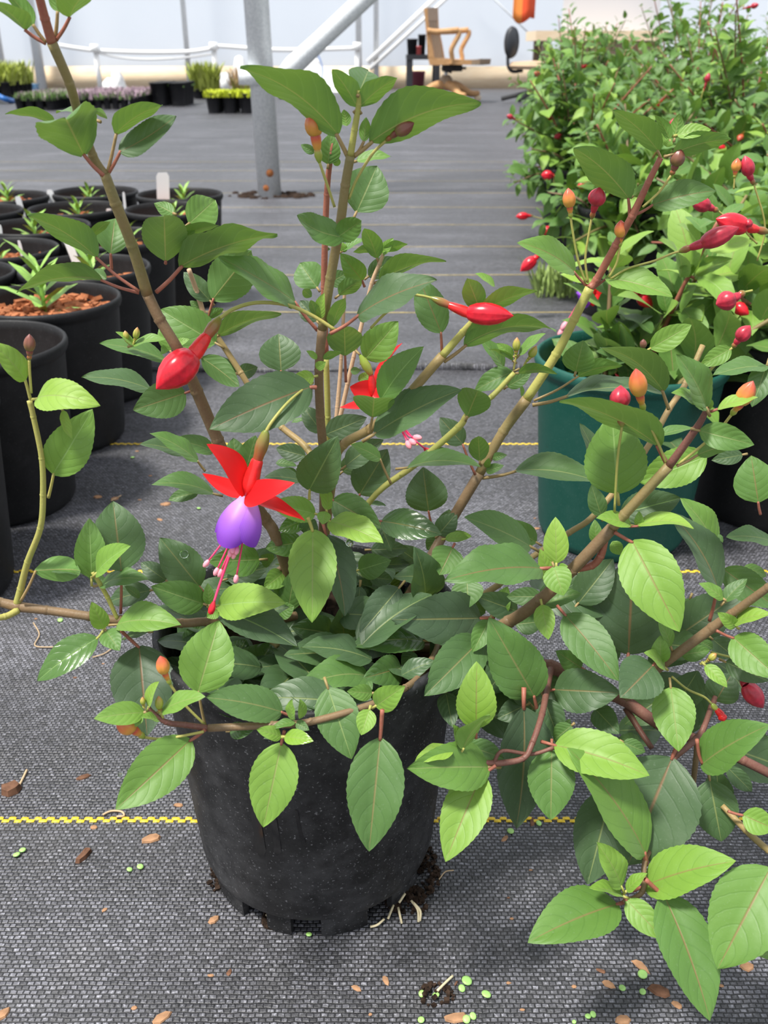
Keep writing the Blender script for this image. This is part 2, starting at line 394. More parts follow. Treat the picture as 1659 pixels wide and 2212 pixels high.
# white rail with sagging rope on short posts
Y = WALL_Y-.45
def wr(name, pts, r, lab, cat='rail', parent=None, mat=M_WHITE):
    m = MB(); P = spline([at(a, b, Y) for a, b in pts], 6); m.tube(P, r, 8)
    o = m.obj(name, mat, parent)
    return tag(o, lab, cat) if not parent else o
rail = empty('pvc_rail', ground(207, 196), 'white sagging pipe rail on short white posts before the film wall', 'rail')
rail.location.y = Y; WL[rail.name] = rail.location.copy()
wr('pipe', [(128,98),(165,104),(208,109),(300,113),(405,112),(465,103),(478,100),(560,106),(640,108),(772,104)], .022, None, parent=rail)
wr('rope', [(210,114),(260,124),(320,128),(400,124),(462,116)], .013, None, parent=rail)
for px, y0 in ((206, 108), (462, 104), (772, 104)):
    a = at(px, y0-4, Y); b = Vector((a.x, Y, 0)); m = MB(); m.tube([b, a], .028, 8); m.obj('post', M_WHITE, rail)
    m = MB(); m.tube([a + Vector((0,-.03,-.04)), a + Vector((0,-.03,.04))], .045, 10); m.obj('clamp', M_WHITE, rail)
# crumpled white sheet beside the post
def crumple(px0, px1, y0, Y, n, seed, lab):
    rr = random.Random(seed); a = at(px0, y0, Y); b = at(px1, y0, Y); nu, nv = 14, 8; v = []; f = []
    for j in range(nv+1):
        for i in range(nu+1):
            s = i/nu; t = j/nv; hgt = a.z*(math.sin(math.pi*min(1, s*1.0))**.6)*(.75+.25*math.sin(s*9+seed))
            v.append((a.x+(b.x-a.x)*s + rr.uniform(-.01,.01), Y + .22*t + rr.uniform(-.03,.03), max(.0, hgt*math.sin(math.pi*t)**.7 + rr.uniform(-.02,.02)) if 0 < j < nv else 0))
    for j in range(nv):
        for i in range(nu): q = j*(nu+1)+i; f.append((q, q+1, q+nu+2, q+nu+1))
    m = MB(); m.add(v, f); tag(m.obj('plastic_sheet', M_WHITE), lab, 'plastic sheet')
crumple(475, 548, 118, WALL_Y-1.0, 0, 3, 'crumpled white plastic sheet heaped left of the steel pillar by the wall')
crumple(598, 778, 112, WALL_Y-1.0, 0, 5, 'long crumpled white plastic sheet heaped along the wall under the diagonal tube')
crumple(212, 262, 140, WALL_Y-1.0, 0, 8, 'small crumpled white plastic sheet under the sagging rail')
# steel pillar with brace
base = ground(583, 424); zc = zc_of(base)
top = base + Vector((-.045, 0, 2.6))
pil = empty('steel_pillar', base, 'thick galvanised steel pillar with rusty foot and diagonal tube', 'pillar')
m = MB(); m.tube([base, top], .0375, 28); m.obj('tube', M_STEEL, pil)
m = MB(); A = base + Vector((.03, -.02, .66)); j = at(606, 168, base.y-.03); B = at(790, -5, base.y-.03)
d = (B-j).normalized(); m.tube([j, j+d*.05, j + d*.16, B, B + d*1.2], [.022, .030, .027, .027, .027], 14); br_ = m.obj('diagonal_tube', M_STEEL, pil)
m = MB(); m.tube([(base.x-.03, base.y, j.z-.02), (base.x-.03, base.y, j.z+.03)], .047, 28); m.obj('clamp_band', M_STEEL, pil)
for a_, z_, s_ in ((-1.35, .075, .012), (-1.75, .03, .010)):
    m = MB(); m.lathe([(.001,.002),(s_*.6,.0015),(s_,0)], 12, (base.x+.038*math.cos(a_), base.y+.038*math.sin(a_), z_), Vector((math.cos(a_), math.sin(a_), 0)).to_track_quat('Z','Y').to_matrix())
    m.obj('rust_patch', M_RUST, pil)
rr = random.Random(4); m = MB()
for i in range(60):
    a_ = rr.uniform(0, 6.28); r_ = rr.uniform(.045, .11); p = base + Vector((r_*1.3*math.cos(a_), r_*.7*math.sin(a_), 0))
    s_ = rr.uniform(.006, .016); m.lathe([(s_, 0), (s_*.7, s_*.5), (.0005, s_*.6)], 6, p + Vector((0,0,.003)))
tag(m.obj('soil_crumbs', M_SOIL), 'loose dark soil around the foot of the steel pillar', 'soil', kind='stuff')
# ------------------------------------------------------------------ far furniture and trays
def blades(m, pts, rr, hmin, hmax, wd, lean=.5, n=1, mi=0):
    for p in pts:
        for _ in range(n):
            a = rr.uniform(0, 6.283); h = rr.uniform(hmin, hmax); l = rr.uniform(0, lean)*h
            d = Vector((math.cos(a), math.sin(a), 0)); s = Vector((-d.y, d.x, 0))*wd/2
            p = Vector(p)
            m.add([p - s*.4, p + s*.4, p + d*l*.45 + s + Vector((0,0,h*.6)), p + d*l*.45 - s + Vector((0,0,h*.6)), p + d*l + Vector((0,0,h))],
                  [(0,1,2,3),(3,2,4)], mi=mi)
def tray(px0, px1, ybot, depth, hgt, lab, plants, potw=.11):
    a = ground(px0, ybot); b = ground(px1, ybot); wdt = b.x-a.x
    root = empty('plant_tray', ((a.x+b.x)/2, a.y+depth/2, 0), lab, 'plant tray', 'trays of small plants before the film wall')
    nx = max(1, int(wdt/potw)); ny = max(1, int(depth/potw)); cw = wdt/nx; cd = depth/ny
    m = MB(); m.lathe([(.36, 0), (.5, hgt), (.53, hgt), (.53, hgt*1.05), (.47, hgt*1.05), (.47, hgt*.9), (.001, hgt*.9)], 8)
    base_me = None
    for i in range(nx):
        for jj in range(ny):
            if jj > 0 and 0 < i < nx-1 and jj < ny-1: continue
            q = MB(); x = a.x+cw*(i+.5); y = a.y+cd*(jj+.5)
            if base_me is None:
                for vtx in m.v: q.v.append(Vector((vtx.x*cw*.92, vtx.y*cd*.92, vtx.z)))
                q.f = m.f; q.uv = m.uv; q.mi = m.mi; base_me = q.mesh('cell_pot', M_BLKP)
            link(bpy.data.objects.new('cell_pot', base_me), root, (x, y, 0))
    rr = random.Random(int(px0)); 
    for mat, cnt, h0, h1, wd, x0, x1 in plants:
        q = MB(); pts = [(a.x+wdt*rr.uniform(x0, x1), a.y+depth*rr.random(), hgt*.85) for _ in range(cnt)]
        blades(q, pts, rr, h0, h1, wd, .8); tag(q.obj('foliage', mat, root), kind='stuff')
M_THY = plain('thyme_green', (.14, .24, .07, 1), .6, .2, var=.3, scale=8)
M_THP = plain('thyme_flower', (.42, .30, .36, 1), .6, .2, var=.2, scale=8)
M_LIME = plain('lime_leaf', (.55, .62, .04, 1), .5, .3, var=.2, scale=20)
M_YG = plain('yellow_green_leaf', (.36, .42, .08, 1), .5, .3, var=.3, scale=10)
tray(30, 118, 240, .9, .085, 'long black tray of green thyme at its left end without flowers', [(M_THY, 2600, .03, .06, .010, .02, .98), (M_THP, 700, .04, .065, .010, .02, .98)], .065)
tray(146, 296, 238, .9, .085, 'black tray of thyme in mauve flower beside the tall narrow black pots', [(M_THP, 2200, .04, .075, .010, .02, .98), (M_THY, 2200, .02, .06, .010, .02, .98)], .065)
tray(322, 404, 231, .5, .17, 'block of tall narrow black pots at the end of the thyme trays', [(M_THY, 60, .01, .03, .01, 0, 1)])
tray(442, 549, 247, .34, .13, 'black tray filled with lime green ground cover left of the pillar', [(M_LIME, 1500, .02, .05, .02, .0, 1.0)], .10)
tray(598, 616, 214, .3, .05, 'small dark empty tray peeking out right of the pillar', [(M_THY, 20, .01, .02, .01, 0, 1)], .15)
tray(412, 468, 214, .4, .08, 'low black tray of yellow green bushy plants near the kick board', [(M_YG, 500, .10, .26, .03, .12, .88)])
tray(492, 548, 211, .4, .06, 'low black tray of brownish grassy plants near the kick board', [(M_YG, 160, .06, .14, .02, .1, .9), (plain('dry_grass', (.48, .33, .19, 1), .7), 260, .1, .24, .012, .1, .9)])
tray(-60, 24, 216, .7, .14, 'black tray of yellow green seedlings behind the blue hose', [(M_YG, 500, .08, .22, .03, 0, 1)])
m = MB(); P = [ground(-20, 196, .09), ground(6, 212, .05), ground(30, 219, .015), ground(36, 218.5, .014)]
m.tube(spline(P, 6), .022, 10); tag(m.obj('blue_hose', plain('blue_hose', (.02, .13, .42, 1), .4)), 'bright blue hose lying at the left end of the trays', 'hose')
m = MB(); p = ground(57, 197); m.box(p + Vector((0,0,.03)), (.22, .2, .06)); m.box(p+Vector((0,0,.066)), (.24,.22,.012)); tag(m.obj('blue_crate', plain('blue_plastic', (.12, .27, .46, 1), .5)), 'flat blue plastic crate near the pale steel upright', 'crate')
m = MB(); p = ground(488, 203) ; m.box(p+Vector((0,0,.10)), (.10,.02,.20)); tag(m.obj('plant_label', M_WHITE), 'white label card standing behind the lime green tray', 'label')
# blue cord loop by the pillar
m = MB(); Yq = 9.5; m.tube(spline([at(a, b, Yq) for a, b in ((680,108),(690,125),(697,150),(694,170),(684,184),(678,200),(670,214))], 5), .008, 6)
tag(m.obj('blue_tubing', plain('blue_cord', (.35, .48, .80, 1), .5)), 'thin pale blue tubing hanging in a loop right of the pillar', 'tubing')

# wooden swivel armchair
CYr = 8.75
def rp(x, y, dy=0.0): return atc('R', x, y, CYr + dy)
ch = empty('wooden_armchair', ground(*cp('R', 510, 860)), 'light oak swivel office armchair with curved arms on a spreading base', 'chair')
ch.location = (rp(510, 700).x, CYr, 0); WL[ch.name] = ch.location.copy()
def part(name, mat, fn, parent=ch, smooth=False):
    m = MB(); fn(m); return m.obj(name, mat, parent, smooth=smooth)
def slab(m, pts, d0, d1):
    n = len(pts); a = [rp(x+200*(d0+.24), y, d0) for x, y in pts]; b = [rp(x+200*(d1+.24), y, d1) for x, y in pts]
    m.add(a + b, [tuple(range(n)), tuple(range(2*n-1, n-1, -1))] + [(i, i+n, (i+1) % n + n, (i+1) % n) for i in range(n)])
part('seat', M_OAK, lambda m: slab(m, [(350,515),(440,522),(600,535),(740,535),(815,530),(810,575),(740,582),(560,580),(365,585)], -.24, .24))
part('seat_front', M_OAKD, lambda m: slab(m, [(742,540),(818,527),(812,577),(742,583)], -.245, .245))
part('back_post', M_OAK, lambda m: slab(m, [(312,75),(345,70),(352,240),(385,400),(405,520),(352,520),(335,300)], -.24, -.20))
part('back_post', M_OAK, lambda m: slab(m, [(312,75),(345,70),(352,240),(385,400),(405,520),(352,520),(335,300)], .20, .24))
part('back_rail', M_OAKD, lambda m: slab(m, [(318,72),(345,68),(350,185),(322,185)], -.22, .22))
for i in range(5):
    part('back_slat', M_OAKD, lambda m: slab(m, [(330,180),(348,180),(402,520),(380,520)], -.16+.08*i-.02, -.16+.08*i+.02))
for sx, dy in ((0, -.25), (88, .25)):
    part('arm_rest', M_OAK, lambda m: m.tube(spline([rp(345+sx*.3, 275, dy), rp(430+sx*.5, 285, dy), rp(530+sx, 278, dy), rp(625+sx, 268, dy)], 5), [.022]*16, 8), smooth=True)
    part('arm_support', M_OAK, lambda m: m.tube(spline([rp(625+sx, 270, dy), rp(628+sx, 310, dy), rp(585+sx, 390, dy), rp(560+sx, 450, dy), rp(568+sx, 530, dy*.95), rp(560+sx*.6, 575, dy*.93)], 5), [.020]*26, 8), smooth=True)
part('swivel_mechanism', M_BLKP, lambda m: (m.box(rp(565, 610), (.17, .14, .05)), m.box(rp(640, 610, -.08), (.10, .02, .02)), m.tube([rp(528, 600), rp(512, 640)], .05, 10)))
part('spindle', M_STEEL, lambda m: m.tube([rp(512, 640), rp(512, 730)], .016, 10), smooth=True)
part('hub', M_OAKD, lambda m: m.lathe([(.03, .06), (.055, .03), (.06, -.03), (.05, -.06)], 14, rp(512, 740)), smooth=True)
hub = rp(512, 760)
for an in (25, 115, 205, 295):
    dx = Vector((math.cos(math.radians(an)), math.sin(math.radians(an)), 0))
    def leg(m):
        P = spline([hub, hub+dx*.12+Vector((0,0,-.015)), hub+dx*.24+Vector((0,0,-.07)), Vector((hub.x, hub.y, .07))+dx*.33], 5)
        m.tube(P, lerps([.045,.038,.030,.022], len(P)), 8)
    lg = part('base_leg', M_OAK, leg, smooth=True)
    e = Vector((hub.x, hub.y, 0))+dx*.32
    def cast(m):
        m.lathe([(.001,-.012),(.028,-.012),(.032,0),(.028,.012),(.001,.012)], 12, e+Vector((0,0,.032)), Matrix.Rotation(math.pi/2, 3, 'X'))
        m.tube([e+Vector((0,0,.03)), e+Vector((0,0,.085))], .008, 6)
    part('caster', M_BOARD, cast, lg, smooth=True)
# side table with bins
TY = 9.3
def tp(x, y, dy=0): return atc('R', x, y, TY+dy)
tb = empty('side_table', (tp(310, 800).x, TY+.2, 0), 'small dark metal side table behind the wooden armchair', 'table')
def part2(name, mat, fn, parent): 
    m = MB(); fn(m); return m.obj(name, mat, parent, smooth=False)
a = tp(160, 512); b = tp(465, 512)
part2('tabletop', M_BLK, lambda m: m.box(((a.x+b.x)/2, TY+.2, a.z), (b.x-a.x, .46, .04)), tb)
for x in (a.x+.03, b.x-.03):
    for dy in (0, .4): part2('leg', M_BLK, lambda m: m.box((x, TY+dy, a.z/2), (.05, .05, a.z)), tb)
part2('shelf', M_BLK, lambda m: m.box(((a.x+b.x)/2, TY+.2, .03), (b.x-a.x-.05, .40, .03)), tb)
zt = a.z + .02
def bin_(name, x0, x1, htop, z0, mat, lab, dy=.2, cat='bin', r0=.85):
    A = tp(x0, htop, dy-.15); B = tp(x1, htop, dy-.15); r = (B.x-A.x)/2; h = A.z-z0
    m = MB(); m.lathe([(.001, .002), (r*r0, 0), (r, h*.9), (r*1.05, h*.9), (r*1.05, h), (r*.95, h), (r*.8, .02), (.001, .02)], 20, ((A.x+B.x)/2, TY+dy, z0))
    return tag(m.obj(name, mat, origin=((A.x+B.x)/2, TY+dy, z0)), lab, cat)
bin_('black_bucket', 165, 262, 345, zt, M_BLKP, 'black plastic bucket on the left end of the dark side table', .13)
bin_('black_bucket', 345, 462, 340, zt, M_BLKP, 'black plastic bucket on the side table behind the chair back', .13)
bin_('black_bucket', 268, 338, 305, zt, M_BLKP, 'tall narrow black bucket between two wider black buckets', .25)
bin_('red_bottle', 252, 296, 412, zt, plain('red_plastic', (.62, .12, .12, 1), .4), 'small red bottle standing among the black buckets', .0, 'bottle', .98)
bin_('maroon_pot', 195, 330, 640, .045, plain('maroon_plastic', (.26, .07, .10, 1), .5), 'maroon plastic pot under the dark side table', .2, 'pot', .82)
# task chair with black oval back
KY = 8.7
def kp(x, y, dy=0): return atc('R', x, y, KY+dy)
tc = empty('task_chair', (kp(1290, 800).x, KY, 0), 'task chair with small black oval backrest and tan seat', 'chair')
c0 = kp(1098, 380)
m = MB(); m.lathe([(.001,-.02),(.5,-.02),(.55,0),(.5,.025),(.001,.03)], 24, (0,0,0)); 
for i, v_ in enumerate(m.v): 
    q = Vector((v_.x*.125*2*.5, v_.y*.225*2*.5, v_.z*1.2)); m.v[i] = c0 + (Matrix.Rotation(math.radians(35), 3, 'Z') @ Matrix.Rotation(math.pi/2, 3, 'X') @ q)
m.obj('backrest', M_BLK, tc)
part2('back_stem', M_BLK, lambda m: m.tube(spline([c0+Vector((-.02,.02,-.02)), kp(1066, 520), kp(1072, 600), kp(1110, 640), kp(1200, 632)], 5), .014, 8), tc)
part2('seat', plain('tan_cushion', (.50, .36, .24, 1), .8), lambda m: m.lathe([(.001,-.03),(.19,-.025),(.21,0),(.19,.03),(.001,.04)], 20, kp(1295, 590)), tc)
part2('pedestal', M_BLKP, lambda m: m.tube([kp(1295, 610), Vector((kp(1295,610).x, KY, .06))], .03, 10), tc)
for i in range(5):
    an = i*1.2566+.4; e = Vector((kp(1295,610).x+.26*math.cos(an), KY+.26*math.sin(an), .03))
    part2('base_leg', M_BLKP, lambda m: m.tube([Vector((kp(1295,610).x, KY, .09)), e], .018, 8), tc)
# workbench
WY = 9.9
A = atc('R', 1312, 320, WY); B = at(1440, 80, WY)
wb = empty('workbench', ((A.x+B.x)/2, WY+.35, 0), 'timber topped workbench with dark legs beyond the shrubs', 'bench')
part2('benchtop', M_BOARD, lambda m: m.box(((A.x+B.x)/2, WY+.3, A.z), (B.x-A.x, .7, .085)), wb)
part2('apron', M_OAKD, lambda m: m.box(((A.x+B.x)/2+.1, WY+.02, A.z-.10), (B.x-A.x-.3, .04, .12)), wb)
for x in (A.x+.12, B.x-.12):
    for dy in (.05, .6): part2('leg', M_OAKD, lambda m: m.box((x, WY+dy, (A.z-.04)/2), (.08, .08, A.z-.04)), wb)
def crate(px, w_, h_, lab, z0=0, dy=.3):
    c = at(px, 100, WY+dy); m = MB(); m.box((c.x, WY+dy, z0+h_/2), (w_, .35, h_)); m.box((c.x, WY+dy, z0+h_-.02), (w_+.02, .37, .04)); tag(m.obj('black_crate', M_BLKP, smooth=False), lab, 'crate')
crate(1195, .22, .34, 'upright black crate under the left end of the workbench')
crate(1300, .45, .40, 'wide black crate under the middle of the workbench')
m = MB(); a = at(1212, 70, WY+.55); b = at(1432, -40, WY+.55); m.box(((a.x+b.x)/2, WY+.55, (A.z+.043+b.z+.3)/2), (b.x-a.x, .03, b.z+.3-A.z-.043))
tag(m.obj('white_panel', plain('grey_white_panel', (.56, .57, .62, 1), .5), smooth=False), 'pale grey panel standing upright on the workbench', 'panel')
# orange cloth hanging from a high pipe
OY = 9.3; a = atc('R', 1118, 0, OY); b = atc('R', 1312, 0, OY); zt_ = 1.62
m = MB(); m.tube([(-9, OY, zt_), (9, OY, zt_)], .022, 10); tag(m.obj('trim_6', M_STEEL), 'overhead steel purlin pipe crossing the greenhouse', kind='structure')
for xq in (-8.9, 8.9):
    m = MB(); m.tube([(xq, OY, 0), (xq, OY, zt_)], .03, 10); tag(m.obj('trim_7', M_STEEL), 'side steel upright holding the overhead pipe', kind='structure')
m = MB(); nu, nv = 14, 12; v = []; f = []
for j in range(nv+1):
    for i in range(nu+1):
        s = i/nu; t = j/nv; zb = atc('R', 1200, 150 + 62*math.sin(math.pi*min(1, s*1.25)**.8) if s < .8 else 165, OY).z
        v.append((a.x+(b.x-a.x)*s, OY + .03*math.sin(s*7+.4) - .03*t*math.sin(s*3), zt_+.024 - t*(zt_+.024-zb)))
for j in range(nv):
    for i in range(nu): q = j*(nu+1)+i; f.append((q, q+1, q+nu+2, q+nu+1))
m.add(v, f); n0 = len(m.f); m.mi = [1 if (k_ % nu) < nu*.42 else 0 for k_ in range(n0)]
oc_ = m.obj('orange_cloth', [plain('orange_red_cloth', (.70, .085, .025, 1), .8), plain('orange_cloth', (.72, .24, .05, 1), .8)]); sm = oc_.modifiers.new('thick', 'SOLIDIFY'); sm.thickness = .008
tag(oc_, 'orange red cloth with amber stripe hanging above the task chair', 'cloth')

# ------------------------------------------------------------------ black nursery pots with seedlings on the left
def pot_profile(r, h):
    return [(r*.76, 0), (r*.80, .004), (r*.82, .010), (r*.955, h-.014), (r*.96, h-.012), (r*.985, h-.010), (r, h-.007), (r*1.005, h-.003),
            (r*.995, h), (r*.975, h+.0015), (r*.955, h), (r*.945, h-.008), (r*.93, h-.030), (r*.925, h-.031), (r*.925, h-.036), (r*.918, h-.037), (r*.915, h-.044), (r*.905, h-.045), (r*.87, h*.5)]
def soil_disc(m, c, r, z, rr, amp=.004):
    n, k = 20, 5; v = [Vector((c[0], c[1], z))]; f = []
    for j in range(1, k+1):
        for i in range(n):
            a = 6.2832*i/n; q = r*j/k; v.append(Vector((c[0]+q*math.cos(a), c[1]+q*math.sin(a), z+rr.uniform(-amp, amp)*(j < k))))
    for i in range(n): f.append((0, 1+i, 1+(i+1) % n))
    for j in range(k-1):
        for i in range(n):
            a = 1+j*n+i; b = 1+j*n+(i+1) % n; f.append((a, a+n, b+n, b))
    m.add(v, f)
def chips(m, c, r, z, rr, n, s0=.004, s1=.011):
    for _ in range(n):
        a = rr.uniform(0, 6.283); q = r*math.sqrt(rr.random()); s = rr.uniform(s0, s1)
        Mx = Matrix.Rotation(rr.uniform(0, 6.28), 3, 'Z') @ Matrix.Rotation(rr.uniform(-.6, .6), 3, 'X')
        m.box((c[0]+q*math.cos(a), c[1]+q*math.sin(a), z+rr.uniform(0, .008)), (s, s*rr.uniform(.35, .7), s*.35), Mx)
def seedling(root, c, z, rr, hgt, n, mat=M_SEED):
    m = MB(); tip = Vector((c[0], c[1], z+hgt*.6)); m.tube([Vector((c[0], c[1], z-.01)), tip], .0025, 6); m.obj('stem', mat, root)
    for i in range(n):
        an = i*2.4 + rr.uniform(-.3, .3); t = i/n; p = Vector((c[0], c[1], z + hgt*.6*t))
        L = hgt*rr.uniform(.45, .7)*(1-.3*t); d = Vector((math.cos(an), math.sin(an), .35+.9*t)).normalized()
        q = MB(); s = d.cross(Vector((0,0,1))).normalized()*L*.12; up = s.cross(d).normalized()
        P = [p, p+d*L*.35, p+d*L*.7, p+d*L - up*L*.08]; W = [.25, 1, .9, .05]; V = []
        for pp, ww in zip(P, W): V += [pp - s*ww + up*L*.02*ww, pp - up*L*.02*0, pp + s*ww + up*L*.02*ww]
        q.add(V, [(3*a_+b_, 3*a_+b_+1, 3*a_+b_+4, 3*a_+b_+3) for a_ in range(3) for b_ in range(2)])
        q.obj('leaf', mat, root, origin=p)
PH, PR = .172, .0850
def rimpos(cx, cy, hh=PH): return ground(cx, cy, hh)
PLAB = 'black nursery pot in the rows with a small green seedling in it'
potme = None
POTLAB = {101: 'black pot filled with orange bark mulch and the largest seedling', 109: 'black seedling pot that holds the large blank white tag'}
def nursery_pot(cx, cy, seed, fill, bark, sh, sn, px=None):
    global potme
    p = rimpos(cx, cy); c = (p.x, p.y, 0); rr = random.Random(seed)
    root = empty('potted_seedling', c, POTLAB.get(seed, PLAB), 'potted plant', 'black pots of seedlings set out in rows on the fabric')
    if potme is None:
        m = MB(); m.lathe(pot_profile(PR, PH), 48); m.lathe([(.001, .003), (PR*.75, .003)], 48); potme = m.mesh('pot', M_POT2)
    link(bpy.data.objects.new('pot', potme), root, c)
    m = MB(); soil_disc(m, c, PR*.91, fill, rr); m.obj('soil', M_SOIL if not bark else M_BARK, root)
    if bark:
        m = MB(); chips(m, c, PR*.86, fill+.001, rr, bark, .005, .014); tag(m.obj('bark_mulch', M_BARK, root, smooth=False), kind='stuff')
    if sn: seedling(root, (c[0]+rr.uniform(-.01,.01), c[1]+rr.uniform(-.01,.01)), fill, rr, sh, sn)
    return p
POTS = [(-50,742,.135,120,.05,8), (98,645,.158,260,.085,14), (183,577,.150,60,.065,9), (-118,592,.14,120,.05,7), (-5,537,.150,160,.05,8),
        (79,488,.150,80,.06,12), (258,512,.15,60,.06,12), (164,449,.15,110,.055,12), (372,451,.15,40,.05,9), (388,419,.15,80,.05,14),
        (205,414,.15,40,.05,12), (8,424,.16,140,.05,14), (-58,455,.15,40,.05,8)]
PP = []
for i, (cx, cy, fl, bk, sh, sn) in enumerate(POTS): PP.append(nursery_pot(cx, cy, 100+i, fl*.9+.008, int(bk*1.8), sh*1.15, sn+4))
root = nursery_pot(-245, 880, 150, .125, 60, .05, 6)
# tags
def ptag(c, x0, y0, x1, y1, wpx, pi, lab, grp=None, dy=0):
    Y = PP[pi].y + dy
    a = atc(c, x0, y0, Y); b = atc(c, x1, y1, Y); d = (a-b).normalized(); b = b - d*.05; wd = wpx/CROPS[c][2]*zc_of(a)/F
    m = MB(); s = Vector((1, .25, 0)).normalized(); t = d.cross(s).normalized()*.0005
    def ring(p, w_): return [p - s*w_/2 - t, p + s*w_/2 - t, p + s*w_/2 + t, p - s*w_/2 + t]
    V = ring(b, wd*.3) + ring(b + (a-b)*.35, wd) + ring(b+(a-b)*.93, wd) + ring(a, wd*.7)
    Fc = [(3,2,1,0), (12,13,14,15)]
    for i in range(3):
        for k_ in range(4): k2 = (k_+1) % 4; Fc.append((i*4+k_, i*4+k2, i*4+4+k2, i*4+4+k_))
    m.add(V, Fc); tag(m.obj('plant_tag', M_WHITE, smooth=False, origin=b), lab, 'plant tag', grp)
TG = 'white plant tags stuck in the seedling pots'
TL = 'narrow white plastic plant tag stuck upright in a seedling pot'
ptag('D', 1040, -80, 1045, 80, 80, 9, 'large white blank plant tag in the pot farthest from the purple flower', None)
ptag('D', 112, 72, 145, 195, 36, 11, TL, TG, -.07)
ptag('D', 315, 30, 340, 110, 40, 11, TL, TG, .02)
ptag('D', 790, 45, 803, 175, 16, 8, TL, TG, 0)
ptag('D', 695, 150, 705, 205, 36, 7, TL, TG, .05)
ptag('D', 410, 300, 450, 400, 50, 2, TL, TG, .06)
ptag('D', 120, 355, 165, 545, 20, 4, TL, TG, 0)
ptag('D', -5, 255, 5, 330, 26, 4, TL, TG, .12)
# ------------------------------------------------------------------ fuchsia leaf builder
def lw(v): 
    return (v**.60) * ((1-v)**.90) / 0.3641 if 0 < v < 1 else (.10 if v <= 0 else 0.0)
def leaf_mb(B, T, n, width, bend=.08, side=0., fold=.34, seed=0, N=20, Mh=4, shape=lw, serr=.012, wave=.03):
    rr = random.Random(seed); B = Vector(B); T = Vector(T); a = T-B; L = a.length; a = a/L
    n = (n - a*n.dot(a)).normalized(); b = a.cross(n); m = MB(); V = []; U = []
    ph = rr.uniform(0, 6.28); fold = fold*rr.uniform(.6, 1.4); wv = wave*rr.uniform(.5, 1.5); fr = rr.uniform(1.2, 2.4)
    for i in range(N+1):
        v = i/N; hw = max(shape(v), .02 if i < N else .004)*width/2
        if serr and 0 < i < N: hw *= 1 + serr*(1 if i % 2 else -1)
        c = B + a*L*v + n*(bend*L*4*v*(1-v)) + b*(side*L*4*v*(1-v))
        for j in range(-Mh, Mh+1):
            u = j/Mh; off = abs(u)*hw
            z = off*math.tan(fold)*(1-.35*abs(u)) + wv*L*u*u*math.sin(v*6.28*fr + ph + (1.3 if u > 0 else 0))*.6
            V.append(c + b*u*hw + n*z); U.append((.5+.5*u, v))
    K = 2*Mh+1; Fc = []
    for i in range(N):
        for j in range(K-1): q = i*K+j; Fc.append((q, q+1, q+K+1, q+K))
    m.add(V, Fc, U); return m
def orient(B, T, wpx_m, under, ratio=.5):
    a = (T-B); L = a.length; a = a/L; v = (Vector((0,0,H)) - (B+T)/2).normalized()
    n0 = (v - a*v.dot(a)).normalized(); w = wpx_m; tgt = ratio*L
    c = min(1, max(.36, w/tgt)); r = math.acos(c); width = w/c*1.0
    best = None
    for s in (-1, 1):
        n = Quaternion(a, s*r) @ n0
        if under: n = -n
        if best is None or n.z > best.z: best = n
    return best, width
# ------------------------------------------------------------------ fuchsias in pots behind on the right
UNIT = []
for k in range(10):
    rr = random.Random(300+k)
    mb = leaf_mb((0,0,0), (1,0,0), Vector((0,0,1)), rr.uniform(.46, .6), rr.uniform(.02, .14), rr.uniform(-.04, .04), .25, k, N=10, Mh=2, serr=.02)
    UNIT.append((mb.mesh('leaf', M_LEAF), mb))
UBUD = MB(); UBUD.lathe([(.02,-1.15),(.06,-1.0),(.10,-.75),(.09,-.5),(.13,-.42),(.15,-.2),(.13,0),(.30,.16),(.36,.4),(.28,.7),(.10,.93),(.005,1.0)], 10)
UBME = [UBUD.mesh('bud', M_RED), UBUD.mesh('bud', M_CRIM), UBUD.mesh('bud', M_BUDY)]
GL = 'tall leafy fuchsia bush crowded among other bushes away from the path'
BL = {500: 'fuchsia bush in the black pot beside the grassy weed tuft', 513: 'fuchsia bush directly behind the green pot', 502: 'fuchsia bush in the next row behind the weed tuft, overhanging the fabric path', 510: 'farthest fuchsia bush overhanging the path before the task chair'}
